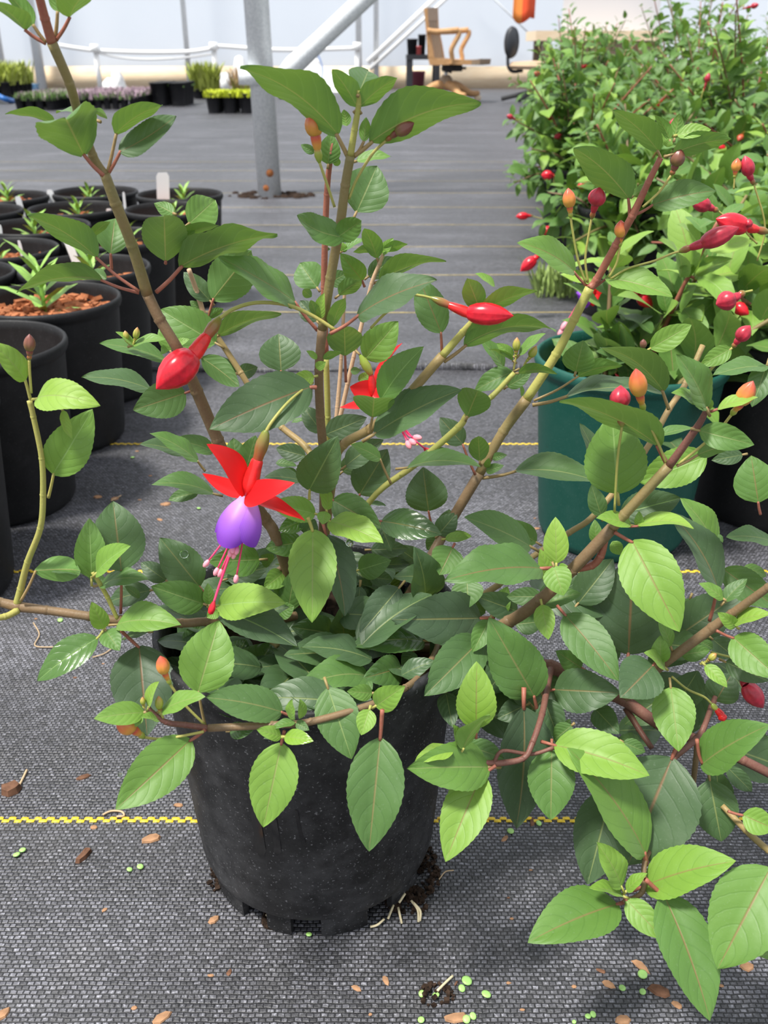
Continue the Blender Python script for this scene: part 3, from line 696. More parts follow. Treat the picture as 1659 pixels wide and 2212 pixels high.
def bush(X, Y, hgt, spread, seed, nst, maxobj, pot=None, lab=GL, grp='fuchsia bushes crowded in pots behind', potr=.09, poth=.185, lean=(0,0), buds=8, lsc=1.0, soilz=None, nodes=11):
    rr = random.Random(seed); root = empty('potted_fuchsia', (X, Y, 0), lab, 'potted plant', grp)
    m = MB(); m.lathe(pot_profile(potr, poth), 48 if pot is M_GPOT else 28, (X, Y, 0)); m.lathe([(.001, .003), (potr*.75, .003)], 28, (X, Y, 0)); m.obj('pot', pot or M_POT2, root, origin=(X, Y, 0))
    m = MB(); soil_disc(m, (X, Y), potr*.9, soilz or poth*.82, rr); m.obj('soil', M_SOIL, root)
    z0 = soilz or poth*.8; LV = []; BD = []
    for s in range(nst):
        low = s % 3 == 2
        an = rr.uniform(0, 6.283); rad = spread*math.sqrt(rr.uniform(.05, 1)); h = hgt*rr.uniform(.55, 1.0)*(1-.30*(rad/spread)**2)
        if low: rad = spread*rr.uniform(.75, 1.05); h = rr.uniform(.14, hgt*.6)
        p0 = Vector((X+rr.uniform(-.03,.03), Y+rr.uniform(-.03,.03), z0-.01)); e = Vector((X+lean[0]+rad*math.cos(an), Y+lean[1]+rad*math.sin(an), max(.12, h)))
        mid = p0.lerp(e, .5) + Vector((0, 0, .05*hgt)); P = spline([p0, mid, e], 8)
        m = MB(); m.tube(P, lerps([.0032, .0014], len(P)), 6); m.obj('stem', M_ST[rr.choice('rbrbo')], root, origin=p0)
        roll = rr.uniform(0, 3)
        for i in range(2, nodes+2):
            t = i/(nodes+1); q = t*(len(P)-1); k = min(int(q), len(P)-2); p = P[k].lerp(P[k+1], q-k); tg = (P[k+1]-P[k]).normalized()
            L = lsc*rr.uniform(.040, .060)*(1 if t < .75 else (1.25-t)*1.8)
            o = tg.orthogonal().normalized(); o2 = tg.cross(o)
            an2 = roll + i*1.5708 + rr.uniform(-.3, .3)
            for sgn in (1, -1):
                d = (o*math.cos(an2) + o2*math.sin(an2))*sgn
                d = (d + tg*rr.uniform(.1, .8) + Vector((0,0,rr.uniform(-.45, .25)))).normalized()
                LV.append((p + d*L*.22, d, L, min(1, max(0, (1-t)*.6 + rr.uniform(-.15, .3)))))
                if rr.random() < .5 and t < .8:   # small side shoot pair
                    d2 = (d + tg).normalized(); L2 = L*rr.uniform(.4, .65)
                    LV.append((p + d2*L*.15, (d2 + Vector((rr.uniform(-.8,.8), rr.uniform(-.8,.8), .3))).normalized(), L2, rr.uniform(0, .45)))
            if rr.random() < .5*buds/(nst): BD.append((p, tg))
    # the leaves that show largest: nearest the viewer first
    LV.sort(key=lambda q: (q[0]-Vector((0,0,H))).length - q[2]*6)
    sm = MB()
    for i, (p, d, L, age) in enumerate(LV):
        up = Vector((0, 0, 1)); up = up + Vector((rr.uniform(-.5,.5), rr.uniform(-.5,.5), 0)) + Vector((0,-.25,0)); n = (up - d*up.dot(d)).normalized(); b = n.cross(d)
        Mx = Matrix((d, b, n)).transposed(); me, mb = UNIT[rr.randrange(10)]
        if i < maxobj:
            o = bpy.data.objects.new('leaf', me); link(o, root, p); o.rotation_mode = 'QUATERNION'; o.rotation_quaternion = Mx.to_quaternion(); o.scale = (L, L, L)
            o.color = (age, .12, rr.uniform(0, .8), 1)
        else:
            sm.add([p + Mx @ (v*L) for v in mb.v], mb.f, mb.uv)
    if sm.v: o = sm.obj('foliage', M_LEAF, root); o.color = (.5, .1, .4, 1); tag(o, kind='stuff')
    for p, tg in BD[:buds]:
        d = Vector((rr.uniform(-1,1), rr.uniform(-1, .2), rr.uniform(-.6, .4))).normalized(); L = rr.uniform(.014, .022); kq = rr.choice((0, 0, 1, 2))
        c = p + d*rr.uniform(.02, .045); me = UBME[kq]
        o = bpy.data.objects.new('bud', me); link(o, root, c); o.rotation_mode = 'QUATERNION'; o.rotation_quaternion = d.to_track_quat('Z', 'Y'); o.scale = (L, L, L)
        m = MB(); m.tube(spline([p, p.lerp(c, .5)+Vector((0,0,.006)), c - d*L*1.1], 3), .0009, 5); m.obj('bud_stalk', M_ST['g'], root, origin=p)
    return root
# bushes fill the right of the house, row behind row
BUSH = [(.47, 1.62, .44, .17, 14, 220), (.78, 1.70, .56, .22, 14, 160), (.50, 2.20, .50, .19, 16, 230), (.88, 2.15, .60, .24, 16, 180), (1.2, 2.0, .62, .24, 14, 100),
        (.60, 2.75, .52, .22, 15, 200), (1.0, 2.75, .66, .26, 16, 180), (.72, 3.35, .60, .24, 14, 160), (1.15, 3.4, .70, .28, 16, 160), (1.55, 3.2, .70, .28, 14, 90),
        (.84, 4.0, .66, .22, 13, 130), (1.3, 4.1, .72, .30, 16, 130), (1.8, 4.1, .74, .30, 14, 100), (.60, 1.22, .46, .20, 15, 220), (.92, 1.30, .58, .22, 14, 130)]
BR = {}
for i, (X, Y, hg, sp_, ns, mo) in enumerate(BUSH):
    BR[i] = bush(X*.91, Y+.04, hg, sp_, 500+i, int(ns*1.9), mo, buds=9 if Y < 2.6 else 4, lab=BL.get(500+i, GL))
bush(.2265, .813, .36, .15, 700, 8, 130, pot=M_GPOT, lab='fuchsia growing in the dark green plastic pot', grp=None, potr=.0875, poth=.18, lean=(.12, .04), buds=5, soilz=.10)
BR['right'] = bush(.402, .87, .40, .17, 701, 13, 230, lab='leafy fuchsia in a black pot just right of the green pot', grp=None, lean=(-.01, -.03), buds=9)
# small grassy weed by the pots
p = ground(1195, 640); m = MB(); rr = random.Random(9)
blades(m, [(p.x+rr.uniform(-.035,.035), p.y+rr.uniform(-.03,.03), 0) for _ in range(110)], rr, .03, .085, .006, .7)
tag(m.obj('grass_tuft', plain('weed_green', (.26, .36, .10, 1), .6, var=.3, scale=60)), 'small tuft of grassy weed beside the black pots', 'weed')
# ------------------------------------------------------------------ the fuchsia in the middle: pot, soil, stems, leaves, buds, flowers
PC = Vector((at(668, 1318, .404).x, .404, 0)); MPR, MPH = .0805, .166
PLANT = empty('potted_fuchsia', PC, 'trailing fuchsia in a dusty black pot with one open red and violet flower', 'potted plant')
m = MB(); r, h = MPR, MPH; prof = [(.0620, .013), (.0640, .0135), (.0668, .017), (.0682, .022), (r*.965, h-.014), (r*.972, h-.0125), (r*.972, h-.0095), (r*.982, h-.009), (r*.985, h-.006), (r*1.0, h-.0055), (r*1.004, h-.002), (r*.995, h), (r*.975, h+.001), (r*.955, h), (r*.945, h-.008), (r*.93, h-.03), (r*.87, h*.5)]
m.lathe(prof, 72, PC); m.lathe([(.001, .014), (.061, .014)], 72, PC); POT = m.obj('pot', M_POT, PLANT)
# dark wet streaks running down the pot
def streak(pts, wpx):
    V = []; n = len(pts)*5
    P = spline([Vector((x, y, 0)) for x, y in pts], 5); m = MB(); K = len(P)
    for i, q in enumerate(P):
        ww = wpx*(.7+.5*i/K)*(1 if i < K-1 else .45)
        for s in (-1, 0, 1):
            xc = (q.x+s*ww/2-CX)/F; yc = (q.y-CY)/F; d = Vector((xc, CP-yc*SP, -SP-yc*CP)); t = .3
            for _ in range(400):
                p = Vector((0,0,H))+d*t; rad = .0682+(MPR*.965-.0682)*max(0, (p.z-.022))/(MPH-.036)
                if (p.x-PC.x)**2+(p.y-PC.y)**2 <= (rad+.0004)**2: break
                t += .0006
            V.append(p)
    m.add(V, [(3*i+j, 3*i+j+1, 3*i+j+4, 3*i+j+3) for i in range(K-1) for j in range(2)]); return m.obj('water_streak', M_WETP, POT)
M_WETP = plain('wet_black', (.006, .006, .007, 1), .12, .5)
for pts, wp in (([(548,1660),(545,1720),(556,1790),(565,1850)], 20), ([(590,1760),(597,1810),(600,1848)], 15), ([(640,1750),(648,1795),(658,1828)], 9)): streak(pts, wp)
gaps = [-2.10, -1.62, -.95, -.3, .6, 1.6, 2.6, 3.5]
ends = sorted(gaps)
for i in range(len(ends)):
    a0 = ends[i]+.13; a1 = (ends[(i+1) % len(ends)] + (6.28319 if i == len(ends)-1 else 0))-.13
    m = MB(); nseg = max(3, int((a1-a0)*12)); 
    m.lathe([(.0595, .0), (.0635, .0), (.0640, .0145), (.0595, .0145)], nseg, PC, ang=(a0, a1))
    k_ = len(m.v)//4
    m.f.append((0, k_, 2*k_, 3*k_)); m.f.append((k_-1, 4*k_-1, 3*k_-1, 2*k_-1)); m.mi += [0, 0]
    m.obj('pot_foot', M_POT, POT, smooth=False)
rr = random.Random(1); m = MB(); soil_disc(m, PC, MPR*.9, .137, rr, .005); m.obj('soil', M_SOIL, PLANT)
m = MB(); chips(m, PC, MPR*.85, .138, rr, 130, .004, .010); tag(m.obj('soil_crumbs', M_SOIL, PLANT, smooth=False), kind='stuff')

def stem(spec, mat, n=6, name='stem', parent=None):
    P = []; Rr = []
    for c, x, y, Y, wpx in spec:
        p = atc(c, x, y, Y/100); P.append(p); Rr.append(wpx/2*zc_of(p)/F)
    Q = spline(P, n); m = MB(); m.tube(Q, lerps(Rr, len(Q)), 10)
    # swollen nodes where the leaves leave
    for p, r in zip(P[1:-1], Rr[1:-1]): m.lathe([(r*.9,-r*.7), (r*1.14, 0), (r*.9, r*.7)], 10, p, (Q[min(len(Q)-1, 7)]-Q[0]).to_track_quat('Z','Y').to_matrix())
    return m.obj(name, M_ST[mat], parent or PLANT, origin=P[0])
X = 'X'
stem([(X,655,1345,39,24),(X,600,1170,38,25),(X,572,1120,38,26),(X,510,1035,37,27),(X,470,950,37,26),(X,425,845,36.5,26),(X,390,765,36,24),(X,345,690,36,24),(X,318,635,36,24)], 'b')
stem([(X,318,635,36,25),(X,285,530,35.5,24),(X,250,440,35,24),(X,226,375,34.8,22)], 'o')
stem([(X,226,378,34.8,20),(X,200,335,34.6,19),(X,168,240,34,20),(X,150,180,33.5,20),(X,112,92,33,23)], 'o')
stem([(X,112,92,33,21),(X,97,40,32.6,20),(X,84,-10,32.3,19),(X,72,-60,32,18)], 'r')
stem([(X,690,1320,39,22),(X,697,1180,38.5,20),(X,700,1010,38,20),(X,692,900,37.6,19),(X,689,800,37.2,19),(X,696,712,37,21)], 'b')
stem([(X,696,712,37,20),(X,714,600,36.8,21),(X,734,490,36.6,21),(X,746,400,36.4,20),(X,757,336,36.2,20)], 'o')
stem([(X,757,336,36.2,15),(X,766,280,36,14),(X,775,225,35.8,12),(X,775,195,35.6,9)], 'g')
stem([(X,700,1290,41,16),(X,706,1010,43,14),(X,708,900,43,13),(X,704,770,43,13)], 'g')
stem([(X,704,770,43,13),(X,700,620,43,14),(X,706,420,42.5,13),(X,716,330,42,11),(X,722,300,42,8)], 'r')
stem([(X,700,1180,40,18),(X,722,1010,38.5,20),(X,742,960,38,20),(X,798,927,37.6,20),(X,869,866,37.2,20),(X,956,768,37,21)], 'y')
stem([(X,956,768,37,18),(X,1000,718,36.8,16),(X,1030,685,36.6,15),(X,1046,662,36.5,10)], 'g')
stem([(X,860,1330,40,24),(X,930,1205,41,23),(X,966,1140,42,22),(X,1036,1022,42.6,24)], 'b')
stem([(X,1036,1022,42.6,22),(X,1087,932,43,22),(X,1138,862,43,24)], 'o')
stem([(X,1138,862,43,21),(X,1201,766,43,20),(X,1240,690,43,19),(X,1274,622,43,22)], 'g')
stem([(X,1274,622,43,18),(X,1289,604,43,17),(X,1330,530,42.6,17),(X,1366,466,42,17),(X,1400,395,41.6,14),(X,1427,341,41.4,13)], 'r')
stem([(X,730,1230,41,14),(X,798,1084,40.5,13),(X,900,1001,40.5,14),(X,990,923,40.5,15),(X,1010,896,40.5,13),(X,1063,856,40.8,12),(X,1111,805,41,11)], 'g')
stem([(X,720,1030,44,10),(X,727,943,44,10),(X,751,829,44.3,10),(X,764,771,44.5,9),(X,784,690,45,9),(X,803,612,45,9),(X,820,570,45,9),(X,828,548,45,8)], 'k')
stem([(X,718,1000,45,9),(X,729,879,45.5,10),(X,737,775,45.8,8),(X,747,582,46,7)], 'k')
stem([(X,700,1040,42,16),(X,664,970,43.5,15),(X,609,923,44.5,14),(X,560,870,45,13),(X,520,805,45.5,13),(X,469,727,46,13),(X,442,687,46,14)], 'y')
stem([(X,442,687,46,12),(X,425,630,46,11),(X,408,582,45.5,10)], 'k')
stem([(X,640,1330,37,20),(X,560,1345,36,20),(X,446,1343,34.5,20),(X,392,1346,34,20),(X,259,1340,33.5,21),(X,193,1331,33.5,20),(X,100,1318,33.5,20),(X,39,1310,33.5,24),(X,0,1301,33.5,20),(X,-60,1290,33.5,18)], 'b')
stem([(X,39,1318,33.3,16),(X,10,1332,32.8,14),(X,-40,1338,32.2,13)], 'g')
stem([(X,36,1305,33.5,16),(X,45,1271,33.5,15),(X,60,1213,33.3,14),(X,87,1141,33,13),(X,93,1069,33,13),(X,90,990,33,12),(X,72,900,33,12),(X,64,866,33,13)], 'g')
stem([(X,900,1330,38,16),(X,947,1385,35.5,16),(X,915,1450,32.5,15),(X,875,1486,30.5,15),(X,810,1519,28.5,15),(X,672,1559,27.5,16),(X,588,1566,27.5,16),(X,450,1573,27.5,17)], 'b')
stem([(X,450,1573,27.5,14),(X,400,1566,27.3,13),(X,359,1560,27,12),(X,330,1538,27,9),(X,321,1525,27,6)], 'p')
stem([(X,800,1400,38,20),(X,980,1395,37,24),(X,1099,1343,36,27),(X,1167,1296,35.5,27),(X,1236,1231,35,26),(X,1323,1140,34.5,27)], 'b')
stem([(X,1323,1140,34.5,23),(X,1349,1111,34.4,22),(X,1445,1007,34,22)], 'o')
stem([(X,1445,1007,34,18),(X,1503,927,33.6,16),(X,1524,890,33.4,12),(X,1530,868,33.3,6)], 'p')
stem([(X,1000,1310,40,14),(X,1077,1263,41,14),(X,1140,1210,42,13),(X,1229,1151,43,13),(X,1288,1108,43.5,13),(X,1392,976,45,13),(X,1445,884,46,13),(X,1481,829,47,13),(X,1518,746,48,12)], 'y')
stem([(X,860,1400,38,22),(X,1050,1430,37,22),(X,1189,1441,36,32),(X,1260,1480,35,24),(X,1346,1512,34,26),(X,1424,1564,33,25),(X,1520,1605,32.5,23),(X,1605,1642,32,21),(X,1700,1690,31.5,20)], 'p')
stem([(X,1346,1512,34,18),(X,1385,1480,33.5,20),(X,1433,1435,33,20),(X,1539,1356,32.5,23),(X,1581,1326,32.2,20),(X,1659,1269,31.5,18),(X,1730,1220,31,17)], 'b')
stem([(X,1189,1441,36,18),(X,1182,1484,33.5,15),(X,1171,1542,31,14),(X,1150,1605,29.5,13),(X,1129,1639,29,13),(X,1066,1649,28.8,14),(X,1030,1642,28.6,11),(X,1005,1630,28.4,8)], 'p')
stem([(X,1352,1530,34,15),(X,1380,1575,33,13),(X,1408,1616,32,12)], 'p')
stem([(X,1545,1505,33.5,10),(X,1536,1528,33,12),(X,1521,1570,32,12),(X,1506,1594,31.5,15),(X,1454,1640,30,11)], 'p')
stem([(X,1506,1594,31.5,13),(X,1503,1643,31.5,12),(X,1490,1720,31,12),(X,1450,1790,29.6,12),(X,1396,1851,27.2,11),(X,1388,1925,26,12),(X,1346,1948,25.8,9)], 'b')
stem([(X,1720,1880,27,16),(X,1659,1836,27.5,15),(X,1611,1793,28,15),(X,1560,1740,29,12)], 'y')
stem([(X,1236,1231,35.2,14),(X,1278,1222,35,16),(X,1298,1200,34.8,17),(X,1310,1165,34.6,10)], 'r')
stem([(X,1066,1649,28.8,9),(X,1086,1622,29,8),(X,1148,1629,29.3,8),(X,1196,1615,29.5,9)], 'p')
stem([(X,600,1395,33.5,13),(X,560,1360,34.5,13),(X,540,1300,36,12)], 'o')
stem([(X,590,1240,38,10),(X,615,1222,38.5,14),(X,640,1215,39,14)], 'b')
stem([(X,255,1340,33.4,9),(X,232,1290,33.4,10),(X,215,1260,33.3,10),(X,200,1236,33.2,8)], 'g')

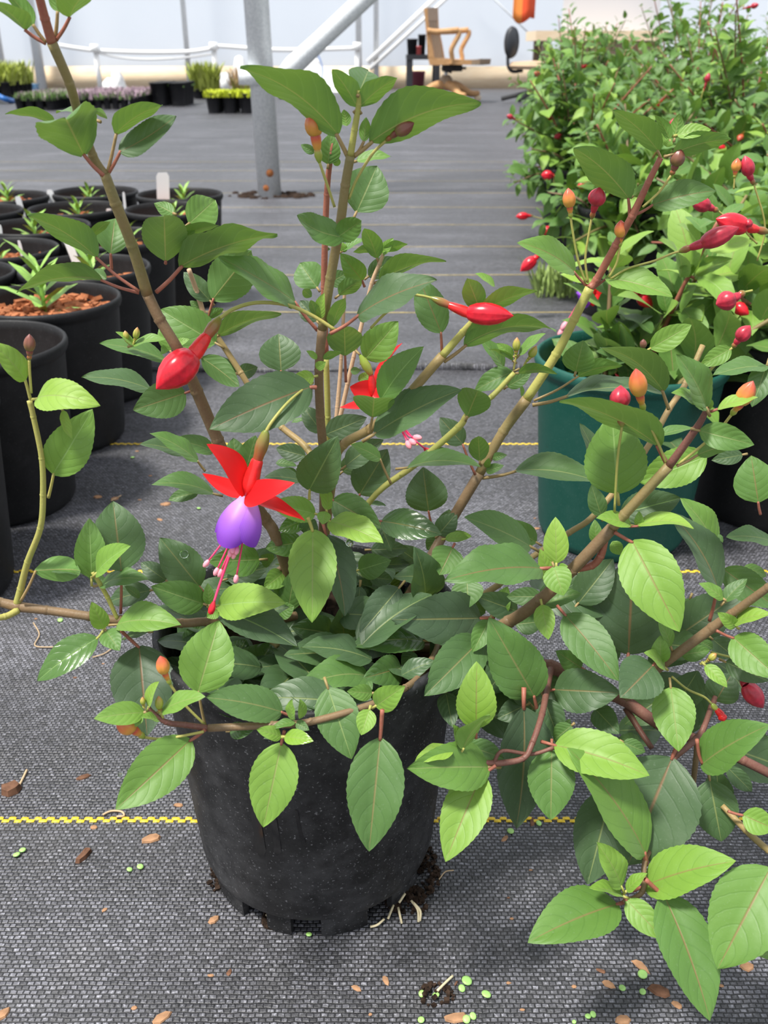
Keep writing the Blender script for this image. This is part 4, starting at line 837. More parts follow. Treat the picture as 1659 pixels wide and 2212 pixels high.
LT = """
A 150 180 -60 15 95 33 31 .5 u p275,260 r.9
A 200 150 10 -70 100 33 33 .35 u p275,255
A 345 70 320 -90 85 33 33 .3 u p330,225
A 415 105 580 -60 120 33 31 .5 u p335,240 r.9
A 165 170 70 100 60 33.6 34.5 .4
A 500 925 395 712 380 34.2 30.5 .55 u p620,1050 r.9 b.12
A 690 800 970 630 120 34.8 34 .35 u p640,1040
A 715 905 1050 690 150 34.8 34.5 .85 p645,1040 r.9 b-.05
A 330 735 30 683 60 35 34 .5 u
A 560 712 335 675 45 36 38 .6
A 640 700 545 662 45 35.4 35.8 .3 u
B 545 690 42 352 190 36.2 34 .5 u p595,800 b.10 r.4
B 712 728 1278 528 215 36.2 34.5 .5 u p625,800 b.10 r.4
B 645 550 515 355 110 35.8 35 .3 u
B 655 550 850 398 105 35.8 35 .3 u
B 655 470 700 362 180 35.8 37.5 .7
B 590 645 575 560 60 36.2 36.2 .4 u p600,790
B 678 725 690 600 62 36.2 36 .3 u p640,790
B 495 840 510 680 115 42 42 .5
B 425 782 355 740 45 42 42 .5
B 640 1085 745 850 240 40 41 .65
B 640 825 818 802 55 38 38 .4
B 545 850 530 800 40 42 42 .3
D 620 465 172 195 165 35.6 34 .5 u p890,680 b.08 r.8
D 655 605 107 690 110 35.8 34 .6 u p890,690 b.10 r.9
D 707 440 735 212 200 36.2 37.5 .55 p715,540 r.8
D 590 325 705 232 62 35.8 35.6 .25 u
D 680 600 600 545 75 36.4 37 .7
D 1060 490 1050 190 290 36 33.5 .6 u p1060,500 b.1 r.8
D 1210 245 1375 95 215 36.5 38 .4
D 1165 340 1405 258 75 36.2 35.5 .25 u
D 1150 360 1250 290 80 36.2 36 .2
D 1110 180 985 115 95 36.6 37 .6 u
D 1185 420 1180 330 60 36.3 36.2 .25
D 1155 520 1775 312 190 36 35 .6 u p1000,685 r.8 b.05
D 1290 370 1220 420 130 37 37 .6
D 1345 740 1175 555 130 46 46.5 .85
D 1362 730 1610 420 290 45.6 44 .7 u p1330,850 r.6
D 1400 960 1800 825 105 45.5 45 .75 u
D 1380 1010 1025 795 260 44 44.5 .45 r.2
D 1330 850 1430 790 60 45.6 45.4 .5 u
D 1290 800 1215 740 60 46 46 .6
D 1060 1120 635 1015 110 41 40 .55 b.06
D 860 1030 740 938 45 40 39.8 .3
D 850 1025 1065 985 55 40 40 .35
D 1090 1060 1025 900 95 40.5 41 .35
D 1110 1040 1215 985 50 40.5 40.5 .2 b.1
D 1030 1050 1080 1060 60 40.5 40 .35
D 970 1310 522 1232 125 42 41 .75 b.08
D 1185 1330 850 1440 240 37 35.5 .65 r.7 b.06
D 1290 1105 1530 1290 150 41 40 .75 u
D 1510 1200 1345 1100 100 46 46 .9
D 1530 1205 1650 1165 100 46.5 46.5 .95
D 165 1250 -60 1000 150 33 32.4 .1 p195,1370
D 235 1365 640 1410 215 33 32 .05 b.16 p205,1370
D 400 1440 462 1625 62 32.6 32.2 .1 b-.12
D 340 1848 592 1435 275 33.4 34 .3 r.0 p310,2000
E 495 1190 480 950 265 40 41 .8 r.5
E 590 750 95 458 190 37.4 35.5 .5 b.06 s-.05 p730,930 r.7
E 745 850 770 690 75 36.6 36.4 .15
E 720 850 685 735 66 36.6 36.2 .5 u
E 725 870 615 740 130 38.5 39 .95
E 825 905 905 720 95 36.6 36 .3 u
E 985 835 1495 608 215 36 34.5 .85 b.06 p810,950 r.9
E 900 335 600 190 165 36 34.5 .6 b-.14
E 845 340 1012 225 150 36 35 .5 b-.12
E 1015 610 875 435 145 44 43 .4 p1030,650 r.9
E 865 705 1012 610 105 43 42 .45 u
E 725 655 615 500 195 45 46 .55
E 800 625 925 560 110 45.5 45.5 .7
E 690 715 635 670 62 42.8 42.4 .5 u
E 1110 470 1028 275 120 45 44 .3 u
E 1150 430 1305 375 65 45 44.5 .3 u
E 1100 415 955 430 52 45.2 45 .6 u
E 1130 445 1215 338 66 45 45 .15
E 1055 585 1225 460 125 45.6 46 .9
E 1130 610 1552 488 98 45 43.5 .45 u b.08
E 890 420 1035 345 45 46 46 .5
E 900 430 890 365 50 46 46 .3
E 760 405 810 410 30 43 43 .5
E 1520 945 1375 590 205 38 39 .6 r.9 p1525,1080
E 1035 1110 1245 870 215 43 43 .35
E 905 1095 900 905 230 39.6 38 1.0 u r.9 p910,1260
E 1135 1372 1410 1033 200 36.8 36.5 .5 r.0
E 1080 1485 1090 1362 270 36.8 34.8 .5 u p1055,1590
E 1095 1590 1648 1308 235 36.6 36 .8 r.4 b.04
E 690 1290 35 1565 345 35.6 33.5 .85 r.9 p720,1295 b.06
E 705 1225 540 1255 100 36.6 36 .05 b.1
E 720 1172 782 1130 62 36.4 36.2 .2
E 725 1110 655 1060 42 36.8 36.6 .3
E 765 1115 882 1068 50 37 36.8 .3 u
E 940 1190 1005 1185 50 43 43 .5
E 990 1250 1080 1200 60 43 43 .3
E 760 1585 635 1415 130 41 42 .85
E 780 1595 1045 1485 160 40 40 .95
E 640 1500 560 1520 30 43 43 .5
J 890 690 1095 308 310 36 35 .75 r.1 p890,760
J 865 450 652 392 130 42 42.5 .95
J 835 625 565 600 100 41 40.5 .9
J 800 590 690 540 80 42 42 .45
J 370 512 345 318 160 40 40.5 .65
J 440 525 505 300 165 39.5 40 .55
J 930 862 600 790 185 37.6 36.6 .25 r.0 b.06
J 835 1062 573 1108 185 38.4 37.6 .55 w b.1
J 850 905 670 985 130 38 37.5 .5 w
J 1035 915 1422 1076 205 36.6 34.6 .10 b.06
J 1000 845 985 940 100 36.4 36 .2
J 1012 832 1015 640 92 36.5 36.2 .15 b-.06
J 1060 765 1405 965 240 37.6 36.6 .65 r.6
J 915 978 910 1642 345 36 32.8 .22 r.3 p880,890 b.07
J 1010 1010 1145 1595 250 37 34.5 1.0 r.8
J 860 1010 930 900 150 37.6 37.8 .7
J 535 1190 165 1205 235 37.8 36.6 .55 w b.06
J 700 1290 560 1400 150 38.2 37 .35
J 735 1560 790 1248 175 37.2 38 .55
J 620 1210 540 1160 110 39.5 39 .8
J 300 1330 600 1240 170 39 39.5 .95
J 1245 1265 1475 1195 190 38.5 38 .6 r.0
J 1405 915 1840 1010 225 39 37.5 .75 w r.6 b.06
J 1400 940 1480 1130 150 40 39 .85
J 1330 1120 1600 1110 140 41.5 41.5 1.0
J 1400 1230 1610 1220 120 41.5 41.5 1.0
J 1250 722 1450 398 270 42 42.5 .95 r.5 p1230,800
J 1400 470 1185 365 110 39.5 39 .5 p1475,645 b.06
J 1130 560 1290 430 140 43 43 .9
J 1150 520 1420 330 160 42 42 .9
J 1330 790 1440 805 35 42 42 .9
J 650 500 800 520 60 43 43 .9
J 880 830 760 930 120 38.6 38.6 .6
Q 870 1000 620 960 210 36.4 35 .8 w r.3
Q 960 1040 940 830 180 36.6 35.8 .85 r.8
Q 1060 700 1050 950 120 37 36 .95
Q 1120 640 1270 660 110 39 39 .9
Q 1310 710 1060 1005 215 36 34 1.0 r.3 b.05
Q 1600 660 1275 640 160 38 37 .85
Q 1470 1050 1000 1090 210 35 33.4 .7 w b.08
Q 1325 1220 1080 1290 205 33.4 31.8 .65 w r.7 p1440,1235
Q 1400 1120 1330 1230 110 35 34 .55
Q 1040 1160 575 1140 245 34.4 32.4 .8 r.4 b.08
Q 1115 1280 665 1355 215 32.4 30.4 .55 b.14
Q 600 820 530 640 130 37.6 37.8 .4
Q 530 870 640 830 120 36.5 36.5 .5
Q 340 1310 500 1060 300 34.6 35.4 .75 w
Q 250 1180 330 1040 160 35.2 36 .8 w
Q 590 1270 480 1400 190 33 31.8 .55 w r.6
J 245 1555 805 1822 275 35 32.8 .95 r.1 b.06
J 240 1520 718 1500 265 34.6 33.2 .12 r.0 b.06
J 500 1600 745 1530 130 35.4 35 .85
I 655 1150 640 728 225 33.2 34 .45 r.0
I 870 1105 810 605 380 33.8 35.5 .75 r.7 p865,1410
I 690 1122 935 925 150 33 32.4 .25 r.0 b.06
I 250 1105 582 1105 190 33.2 32.6 .45 u b.16 p150,1320
I 640 1132 362 1118 60 33.4 33.2 .75
I 720 1205 1065 1170 130 33.6 33 .6 b.1
I 760 1190 620 1140 70 33.8 34 .9
I 1430 1220 1145 868 285 35.2 36 .75 r.5
I 1460 1342 1080 1215 235 34.4 33.4 .55 r.2 b.06
I 745 1520 655 1325 130 32.6 32.4 .15 p745,1530
I 838 1490 1302 1498 215 33 32.2 .33 b.12
I 760 1535 858 1678 155 32.6 31.6 .5
I 700 1588 268 1895 225 33 31.5 .6 w r.0 p740,1535
I 1080 1245 775 1330 165 34.8 35 .9
I 1500 1345 1490 1192 85 34.4 34.6 .4
I 1190 1175 1010 1045 140 35.8 36.4 .95
I 1065 1545 870 1600 60 33.6 33.4 .6
I 1000 1300 890 1215 60 34.2 34.2 .6
I 1330 275 1005 195 110 41 40 .85
I 1420 320 1075 118 120 40 39.5 .5 p1470,390
I 1535 250 1240 165 130 41.5 41 .6
I 1530 552 1088 485 135 39 38 .6 b.1
I 1420 545 1205 600 100 39.4 39 .65
I 1560 1390 1480 1440 90 34 33.6 .4
K 385 305 440 925 420 33 30 1.0 r.9 p245,185
K 790 622 935 128 370 29.5 31.5 .33 r.4 p840,850
K 420 762 72 806 165 27 26 .3 b.06
K 540 750 838 650 130 27 26.6 .3 b.06
K 450 722 522 548 68 27 27 .1
K 395 780 358 862 60 26.8 26.4 .2
K 525 820 395 790 55 26.9 26.4 .2
K 1370 760 842 660 255 28.4 27.6 .65 r.5 p1415,780
K 740 952 222 1432 345 27.2 24.5 .4 r.9 p840,880 b.06
K 1365 975 1240 1552 330 27 25.2 .22 r.5 b.05 p1385,890
K 1365 930 1192 880 100 26.8 26.4 .2
K 1388 930 1586 960 112 26.8 26.2 .12 w
K 1440 812 1440 668 66 27.2 27.2 .2
K 1500 802 1490 668 66 27.2 27.2 .15 w
K 1460 830 1300 872 60 27.2 26.8 .5
K 1465 830 1558 885 70 27.2 26.8 .55
K 1010 890 1180 880 120 28 27.6 .7 w
K 900 620 990 330 160 32 33.5 .9
K 700 305 810 168 130 34 35 .7
K 1050 300 1000 380 120 34.5 34 .9
L 1212 512 683 522 325 36 33.6 1.0 r.5 b.07
L 1575 215 998 288 255 35 33 .6 r.9 b.07
L 1045 90 965 255 200 37.5 36.5 .5 r.8
L 1130 285 1138 452 190 36.6 35.6 .6
L 540 890 565 940 40 31 30.5 .5
L 300 930 442 1355 260 28.8 26.8 .6 r.2
L 612 1228 545 1905 340 27.2 24.6 .62 r.7 p625,1060 b.05
L 565 960 413 950 100 29.4 29 .4
L 588 1035 760 915 155 28 27.4 .25
L 548 1058 498 1212 120 27.6 26.8 .2
L 1215 640 872 980 270 34 31 .7 r.6 b.06
L 1262 525 1165 715 125 34 33 .5
L 1185 1172 1188 772 240 28.6 29.4 .12 r.7
L 1262 1402 768 1412 290 28.6 27 .42 r.3 b.06
L 1045 1300 818 1368 105 28.2 27.4 .08 r.3
L 1108 1292 1268 1092 90 28.2 27.6 .15 u
L 1070 1275 1045 1148 52 28.3 28.2 .1
L 1005 955 1045 1170 130 33 31 .9
L 1130 1270 1350 1350 140 29.6 29.4 .6
L 1430 470 1180 380 160 38 38 .9
L 1000 40 1140 30 60 39 39 .2
L 860 190 700 80 130 42 42 1.0
L 560 330 480 300 120 40 40 .95
O 378 398 214 792 205 28.4 25.6 .18 r.8 p440,360 b.05
M 815 1258 542 788 320 32.6 33.4 .55 r.6 p830,1340 b.06
M 790 360 392 185 185 39 38 .6 b.04
M 825 335 615 205 140 40 40 .6
M 945 462 940 184 150 34.6 35.4 .08
M 930 480 988 655 170 34.4 33.4 .3 b.1
M 905 570 845 375 100 36 36.4 .15
M 960 480 1015 480 40 34.4 34.2 .2
M 858 708 898 918 125 34.8 33.6 .18
M 998 770 1318 1165 245 34.6 31.6 .6 r.8 b.06
M 1375 1005 1405 415 450 36.5 38.5 1.0 r.9 b.06
M 1075 700 1285 435 215 37.5 38.5 .9
M 858 712 1098 640 110 36 36 .5
M 1000 750 1150 640 100 38 38.5 .9
M 1095 1085 942 985 140 35 34.6 .5 r.7
M 932 1215 1328 1235 265 33.6 32 .85 r.7 b.06 p905,1220
M 575 782 655 598 125 38 38.5 .35
M 860 660 648 660 115 37 37.5 .7
M 700 825 872 808 140 37 37 .7
M 780 1292 522 1045 165 33.4 33.8 .85
M 400 690 520 760 150 38 38 .7
M 1280 330 1330 410 80 35.2 35 .4
M 260 300 170 380 110 42 42 .8
M 240 290 350 160 130 41.6 42 .85
M 290 310 440 300 70 42 42 .15
N 835 1118 602 1352 340 32 30.4 .88 r.8 b.05
N 420 1430 592 1612 180 33.5 32 .8
N 962 1278 1020 1738 300 32 29.6 .33 b.06
N 1180 1832 1670 1545 310 30 28.5 .5 r.6 b.06 p1150,1650
N 1410 920 1740 1215 265 31.8 29.5 .4 r.6 b.06 p1290,870
N 1340 430 1720 705 230 35.5 34 .6 r.8
N 1345 662 1512 498 105 32.6 33 .65
N 1340 642 1165 530 90 32.6 32.8 .35
N 1432 842 1298 738 100 32 32 .2
N 1420 822 1690 755 105 32 31 .1 b.1
N 888 1102 888 903 138 32.6 33 .3
N 962 985 868 788 90 33 33.4 .35
N 922 1135 772 1028 90 32.6 32 .2
N 1040 1045 1245 1010 125 33.6 33.4 .5
N 1180 950 1265 1000 80 34 34 .6
N 1208 1118 1366 1278 100 32 31 .2
N 1285 1375 1400 1175 240 34 34.5 .9 r.8
N 1355 1095 1665 1235 165 33 31.5 .9
N 1260 930 1420 1060 160 35 35 .95
N 975 935 1475 590 320 37.5 38 .9 r.6
N 1300 575 955 25 215 34 35.5 .85 b.08 p1240,800 r.8
N 1310 600 1230 560 80 34 34 .3
N 685 228 1025 880 410 34 30.8 .22 r.8 b.10 p560,165
N 740 1690 580 1640 110 33 32.5 .6
N 1370 1560 1659 1640 160 32.6 32 .75
N 150 1690 240 1500 120 34 34.5 .6
N 1480 420 1650 480 90 38 38 .45
N 1100 640 1000 880 160 38.5 38 .75
N 430 780 380 720 60 38 38 .6
O 705 270 1130 408 205 29.6 27.5 .18 r.7 b.10
O 1110 757 762 280 220 27 28.6 .38 r.8 p1112,800 b.06
O 690 290 686 604 210 30 28 .5 r.5 b.05
O 1230 325 1030 808 400 30 27.6 .88 r.9 b.05
O 960 470 850 892 240 30.5 28 .9 r.3 b.05
O 1398 425 1450 702 200 30 28.5 .8
O 1440 525 1428 368 130 31 31.5 .8
O 1478 368 1588 478 80 31.5 31 .85
O 1545 582 1690 645 120 28 27.4 .25 r.9 p1480,565
O 1108 900 1517 788 205 26.4 25 .22 r.8 b.06
O 985 982 583 1152 230 25.8 23.6 .45 r.8 b.06
O 1002 902 888 702 115 25.8 26.2 .2
O 1025 922 1118 843 55 25.8 25.8 .2
O 1012 946 858 908 58 25.7 25.4 .2
O 1025 962 1192 1138 120 25.7 24.2 .28 r.6 b.06
O 1190 935 1400 1505 240 25.6 21.5 .5 r.9 b.06 p1110,870
O 1670 820 1432 1272 320 25 22.5 .42 r.9 b.06
O 1700 1190 1620 1215 60 25 24.6 .4
O 780 180 700 245 90 31.5 31.5 .6
O 575 90 445 150 110 33 32.5 .9
O 565 100 530 638 245 31.8 29.5 1.0 r.7 b.06
O 1010 255 1110 300 70 30 29.8 .6
O 1290 640 1270 680 60 30 29.5 .9
O 655 60 720 240 130 33 32 .85
G 955 255 662 -5 150 41.4 40.5 .45 u p970,300 b.06
G 1050 275 1425 180 135 41.4 40.5 .4 u b.08
G 770 565 412 238 225 42 41 .6 u p770,665 r.9 b.08
G 795 545 908 465 66 42 41.8 .35 u
G 915 602 1328 510 180 42 41.5 .6 p810,665 r.8 b.08
G 1060 175 1092 15 90 41.4 41.4 .3 u
G 1030 185 935 30 70 41.4 41.6 .3 u
G 1075 155 1295 120 90 41.4 41.2 .2
G 1010 230 1030 170 60 41.4 41.4 .2
G 420 1032 55 840 165 43 42 .4 p490,1115 r.8 b.08
G 615 1070 1048 1192 160 43 41.5 .28 p535,1140 r.6 b.06
F 455 432 365 202 165 36.5 35.8 .4 u
F 470 442 864 288 125 36.5 35.6 .25 u b.06
F 560 262 418 168 50 36.5 36.5 .2
F 345 682 1000 578 150 37 35 .5 u p195,800 b.12
F 622 842 445 635 105 42 42 .5
F 735 752 925 598 70 41 40.6 .4
F 692 762 572 668 78 41 41 .3
F 690 795 518 712 36 41 40.8 .4 u
F 728 882 1008 892 70 41 40.2 .4 u b.1
F 692 872 412 1012 145 41.4 41.6 .6
F 650 980 822 878 105 42 42 .65
F 755 1050 740 960 30 42 42 .3
F 362 1195 440 1005 250 40.2 38.6 .6 u
F 332 1392 165 1200 165 42 42.5 .95 r.6 p420,1610
F 452 1512 440 1335 150 42.4 41.6 .6 u
F 500 1590 628 1545 70 42.4 42 .45
F 540 1490 650 1470 60 42.6 42.2 .6
F 500 1560 520 1490 50 42.4 42.2 .4
F 705 1582 1342 1680 185 42.4 41 .7 p470,1635 b.08
F -70 1560 458 1556 130 40 39 .6 b.10
F 85 1872 45 1555 300 43 43.5 .95 r.6 p108,1970
F 215 1995 235 1858 140 42.6 42.8 .9
F 1140 872 1195 648 230 43.5 43.5 .5
F 1155 905 1475 830 110 43.5 43 .4 u b.1 p840,1080
H 240 505 935 492 110 43.5 43 .85 b.08 p0,570
H 892 862 192 540 190 34.5 33.5 .55 u p950,990 b.06 r.8
H 602 1192 560 636 430 35.5 36.5 .38 r.0
H 455 1022 330 698 110 37 37.5 .9
H 485 1352 415 1128 130 37 37.5 .7
H 450 1545 440 1375 95 35 35.4 .45
H 1225 930 748 1115 270 37.5 38 .28 r.0
H 620 1335 1045 1225 235 38.5 38.5 .9 r.0
H 690 1412 446 1368 110 34.4 34 .2 b.08
H 740 1422 1135 1440 100 34.3 33.5 .08 b.14 r.6
H 750 1432 752 1315 66 34.4 34.5 .2
H 1285 1552 1045 1225 165 36.5 37 .38
H 1310 1480 1340 1540 30 36.4 36.2 .6
H 922 472 475 165 170 40 39 .85 u b.10 p960,600
H 830 172 1120 5 165 46 46 .28
H 1225 590 1010 212 190 33 32.6 .5 b.06
H 1222 592 982 480 88 33.2 32.6 .3
H 1300 600 1595 520 80 33.2 32.8 .1 b.08 r.8
H 1175 750 1562 850 190 33.4 32.5 .5 b.10
H 1160 922 1432 848 110 33.8 33.6 .6 u p1015,1000
H 890 792 1135 738 66 39 39 .55
H 1655 300 1268 365 120 38 37.6 .6
H 1652 288 1545 585 180 38 37 .7
H 1400 172 1180 295 130 42 42 .35 p1240,330
H 1590 1255 1540 925 290 36 37 .5 r.8 p1605,1340
H 1690 1530 1362 1500 125 34.5 34 .7
H 1480 920 1260 960 110 40 40 .9
H 1250 600 1190 500 90 33.3 33.4 .15
"""
def build_leaf(line, k, raw=False):
    t = line.split(); c = t[0]; bx, by, tx, ty, wz, yb, yt, age = map(float, t[1:9]); under = 'u' in t[9:]; wet = 'w' in t[9:]
    bend, side, red, pet = .07, 0, .35, None
    for q in t[9:]:
        if q[0] == 'b': bend = float(q[1:])
        elif q[0] == 's': side = float(q[1:])
        elif q[0] == 'r': red = float(q[1:])
        elif q[0] == 'p': pet = tuple(map(float, q[1:].split(',')))
    B = atc(c, bx, by, yb/100); T = atc(c, tx, ty, yt/100); wd = wz/CROPS[c][2]*zc_of((B+T)/2)/F
    n, width = orient(B, T, wd, under)
    L = (T-B).length
    small = L < .025
    mb = leaf_mb(B, T, n, width, bend, side, seed=k, N=12 if small else 28, Mh=3 if small else 4, serr=.010 if small else .016)
    if raw: return mb
    o = mb.obj('leaf', M_LEAF, PLANT, origin=B); o.color = (age, 1.0 if wet else .1, red, 1)
    a = (T-B).normalized(); r_ = max(.0006, min(.0013, L*.017)); m = MB()
    if pet:
        p = atc(c, pet[0], pet[1], yb/100 + .001); P = spline([p, p.lerp(B, .55) - Vector((0, 0, (p-B).length*.05)), B + a*L*.02], 4)
        m.tube(P, lerps([r_*1.25, r_], len(P)), 7)
    else:
        P = [B - a*L*.16 - n*L*.02, B + a*L*.02]; m.tube(P, [r_*1.2, r_], 6)
    m.obj('petiole', M_ST['r' if red > .45 else ('g' if red < .2 or age < .3 else 'y')], o)
INN = MB(); rr = random.Random(77)
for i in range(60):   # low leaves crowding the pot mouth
    an = rr.uniform(0, 6.283); q = .074*math.sqrt(rr.uniform(.02, 1)); B = Vector((PC.x+q*math.cos(an), PC.y+q*math.sin(an), rr.uniform(.142, .172)))
    d = Vector((rr.uniform(-1,1), rr.uniform(-1,.4), rr.uniform(-.1, .35))).normalized(); L = rr.uniform(.028, .046); T = B + d*L
    e = Vector((T.x-PC.x, T.y-PC.y)); 
    if e.length > .078: T.x = PC.x+e.x/e.length*.078; T.y = PC.y+e.y/e.length*.078
    T.z = max(T.z, .145); n = Vector((rr.uniform(-.5,.5), rr.uniform(-.8,.2), 1)).normalized()
    if (T-B).length < .015: continue
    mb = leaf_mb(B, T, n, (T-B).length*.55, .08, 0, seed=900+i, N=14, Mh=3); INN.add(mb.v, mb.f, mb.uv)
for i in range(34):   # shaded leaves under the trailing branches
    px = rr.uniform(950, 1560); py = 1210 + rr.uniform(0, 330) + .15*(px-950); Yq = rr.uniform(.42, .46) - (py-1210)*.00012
    B = at(px, py, Yq); d = Vector((rr.uniform(-1,1), rr.uniform(-.6,.6), rr.uniform(-.8, .2))).normalized(); L = rr.uniform(.030, .048)
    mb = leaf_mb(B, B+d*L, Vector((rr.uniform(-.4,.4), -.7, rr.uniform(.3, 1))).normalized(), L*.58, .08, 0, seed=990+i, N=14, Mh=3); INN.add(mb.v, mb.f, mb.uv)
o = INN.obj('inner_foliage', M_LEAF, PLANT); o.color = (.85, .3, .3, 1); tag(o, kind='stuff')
LINES = [l for l in LT.strip().split('\n') if l.strip()]
def lsize(l):
    t = l.split(); s = CROPS[t[0]][2]; b = list(map(float, t[1:6])); return math.hypot(b[2]-b[0], b[3]-b[1])/s + b[4]/s
KEEP = set(sorted(range(len(LINES)), key=lambda i: -lsize(LINES[i]))[:300])
YOUNG = MB(); OLD = MB()
for k, line in enumerate(LINES):
    if k in KEEP: build_leaf(line, k)
    else:
        g = YOUNG if float(line.split()[8]) < .45 else OLD; mb = build_leaf(line, k, True); g.add(mb.v, mb.f, mb.uv)
for g, ag in ((YOUNG, .25), (OLD, .65)):
    o = g.obj('small_leaves', M_LEAF, PLANT); o.color = (ag, .1, .3, 1); tag(o, kind='stuff')
# ------------------------------------------------------------------ buds and flowers
def frame(d): return d.to_track_quat('Z', 'Y').to_matrix()
def bud(c, stalk, ov, bs, tip, wz, Y, mats, yend=None, ovw=.5, kink=None, parent=None):
    """stalk: points to the ovary; ov: start of the ovary; bs: where tube meets the calyx; tip; wz: calyx width"""
    Yt = (yend or Y)/100; Yb = Y/100; par = parent or PLANT
    pO = atc(c, *ov, Yb); pB = atc(c, *bs, (Yb+Yt)/2); pT = atc(c, *tip, Yt); r = wz/2/CROPS[c][2]*zc_of(pB)/F
    d = pT-pB; L = d.length; m = MB()
    prof = [(.42, -.02), (.70, .04), (.94, .17), (1.06, .34), (1.04, .50), (.86, .68), (.54, .83), (.22, .94), (.02, 1.0)]
    m.lathe([(a*r, z*L) for a, z in prof], 28, pB, frame(d), rib=lambda th, t: 1 - .12*(abs(math.cos(2*th))**14))
    b = m.obj('bud', mats[0], par, origin=pB)
    dt = pB - pO; Lt = dt.length; m = MB(); h0 = .48
    m.lathe([(r*ovw*.62, h0*Lt), (r*ovw*.78, h0*Lt+.08*Lt), (r*ovw*.95, .75*Lt), (r*ovw*1.02, .92*Lt), (r*ovw*.95, 1.04*Lt)], 16, pO, frame(dt)); m.obj('tube', mats[1], b)
    m = MB(); m.lathe([(r*ovw*.22, -.05*Lt), (r*ovw*.55, .08*Lt), (r*ovw*.80, .25*Lt), (r*ovw*.72, .4*Lt), (r*ovw*.62, h0*Lt+.01*Lt)], 16, pO, frame(dt)); m.obj('ovary', mats[2], b)
    if stalk:
        P = spline([atc(c, x, y, Yb) for x, y in stalk] + [pO + dt*.02], 6); m = MB(); m.tube(P, max(.0006, r*ovw*.25), 8); m.obj('stalk', M_ST['g'], b)
    return b
RB = (M_RED, M_TUBE, M_OVB); CR = (M_CRIM, M_CRIM, M_OVB); YB = (M_BUDY, M_BUDY, M_OVG); GB = (M_BUDG, M_BUDG, M_OVG); DB = (M_BUDD, M_BUDD, M_OVB)
bud('D', [(2150,930),(1990,830),(1830,765),(1640,752),(1500,790)], (1405,850), (1240,1085), (1000,1305), 205, 36.4, RB, 34.2)
bud('B', [(528,1060),(495,960)], (450,830), (430,695), (408,566), 88, 37, YB, 36.8, .62)
bud('B', [(600,1020),(640,920),(720,790)], (790,720), (845,680), (935,628), 70, 36.5, DB, 36)
bud('F', [(-330,560),(-220,450),(-60,330),(30,328)], (110,345), (365,450), (695,472), 155, 36.4, RB, 35.5)
bud('D', [(200,1330),(190,1200)], (187,1120), (190,1060), (188,952), 70, 33, (M_BUDD, M_BUDD, M_OVB), 33, .6)
bud('K', [(840,850),(700,710),(620,600)], (600,570), (560,490), (530,372), 88, 28, YB, 28, .5)
bud('K', [(830,895),(650,930),(520,945)], (420,935), (345,880), (228,805), 125, 27, YB, 26.6, .5)
bud('K', [(550,800)], (530,760), (525,735), (518,648), 55, 27, GB, 27, .6)
bud('K', [(420,730)], (415,720), (412,705), (408,655), 36, 27, GB, 27, .6)
bud('D', [(850,1030)], (860,1000), (868,980), (880,908), 42, 40, GB, 40, .6)
bud('D', [(845,1030)], (820,1010), (808,990), (800,930), 40, 40, GB, 40, .6)
bud('F', [(695,860),(705,800)], (710,770), (712,720), (720,625), 55, 41, GB, 41, .55)
bud('F', [(770,830)], (785,800), (815,765), (858,685), 58, 41, GB, 41, .5)
bud('G', [(490,1100),(440,950),(405,760)], (395,685), (388,615), (378,492), 82, 43, YB, 43, .5)
bud('G', [(505,1100),(488,950),(510,790)], (528,690), (552,600), (580,488), 108, 43, CR, 42.5, .45)
bud('G', [(640,1065),(690,970)], (708,870), (714,805), (716,698), 78, 42.5, YB, 42.3, .5)
bud('G', [(650,1075),(760,1010),(930,960),(1040,915)], (1090,900), (1235,850), (1475,745), 118, 42.8, CR, 42, .5)
bud('G', [(855,615),(960,520)], (1040,410), (1065,350), (1100,238), 88, 41.6, DB, 41.4, .55)
bud('H', [(578,1320),(600,950)], (632,720), (615,585), (622,430), 140, 34.4, CR, 35, .55)
bud('H', [(945,985),(890,850),(820,700)], (785,610), (755,500), (728,312), 120, 34.2, YB, 34, .5)
bud('H', [(1030,985),(1200,850),(1320,740)], (1400,640), (1465,560), (1555,400), 120, 33.6, YB, 33.2, .5)
bud('H', [(770,205)], (775,180), (780,165), (782,105), 48, 45, DB, 45, .6)
bud('H', [(1250,330),(1330,240)], (1410,165), (1450,110), (1535,10), 100, 42, CR, 41.8, .5)
bud('N', [(1400,1000),(1460,1120)], (1455,1195), (1500,1260), (1625,1425), 130, 32.5, CR, 31.5, .5)
bud('N', [(970,1200),(1080,1290),(1200,1345)], (1255,1395), (1325,1475), (1345,1520), 60, 32.6, (M_TUBE, M_TUBE, M_OVG), 32, .9)
bud('N', [(1170,1110)], (1215,1095), (1240,1075), (1290,1035), 50, 32.5, GB, 32.3, .6)
bud('N', [(1250,1025),(1350,1050),(1390,1060)], (1400,1066), (1415,1072), (1450,1090), 30, 33, GB, 33, .6)
bud('G', [(1590,960),(1640,740)], (1570,470), (1540,410), (1510,285), 84, 58, CR, 58, .5)
bud('G', [(1440,500)], (1445,430), (1450,385), (1465,300), 60, 58, YB, 58, .5)
bud('G', [(1400,690)], (1340,640), (1280,615), (1165,570), 95, 60, CR, 60, .5)
bud('G', [(1700,790)], (1660,775), (1520,745), (1325,690), 130, 56, RB, 55.5, .5)
bud('G', [(1590,850),(1530,790)], (1515,765), (1525,740), (1545,690), 55, 55.5, CR, 55.3, .5)
bud('G', [(1560,1150)], (1510,1160), (1440,1200), (1325,1240), 120, 55, CR, 54.5, .5)

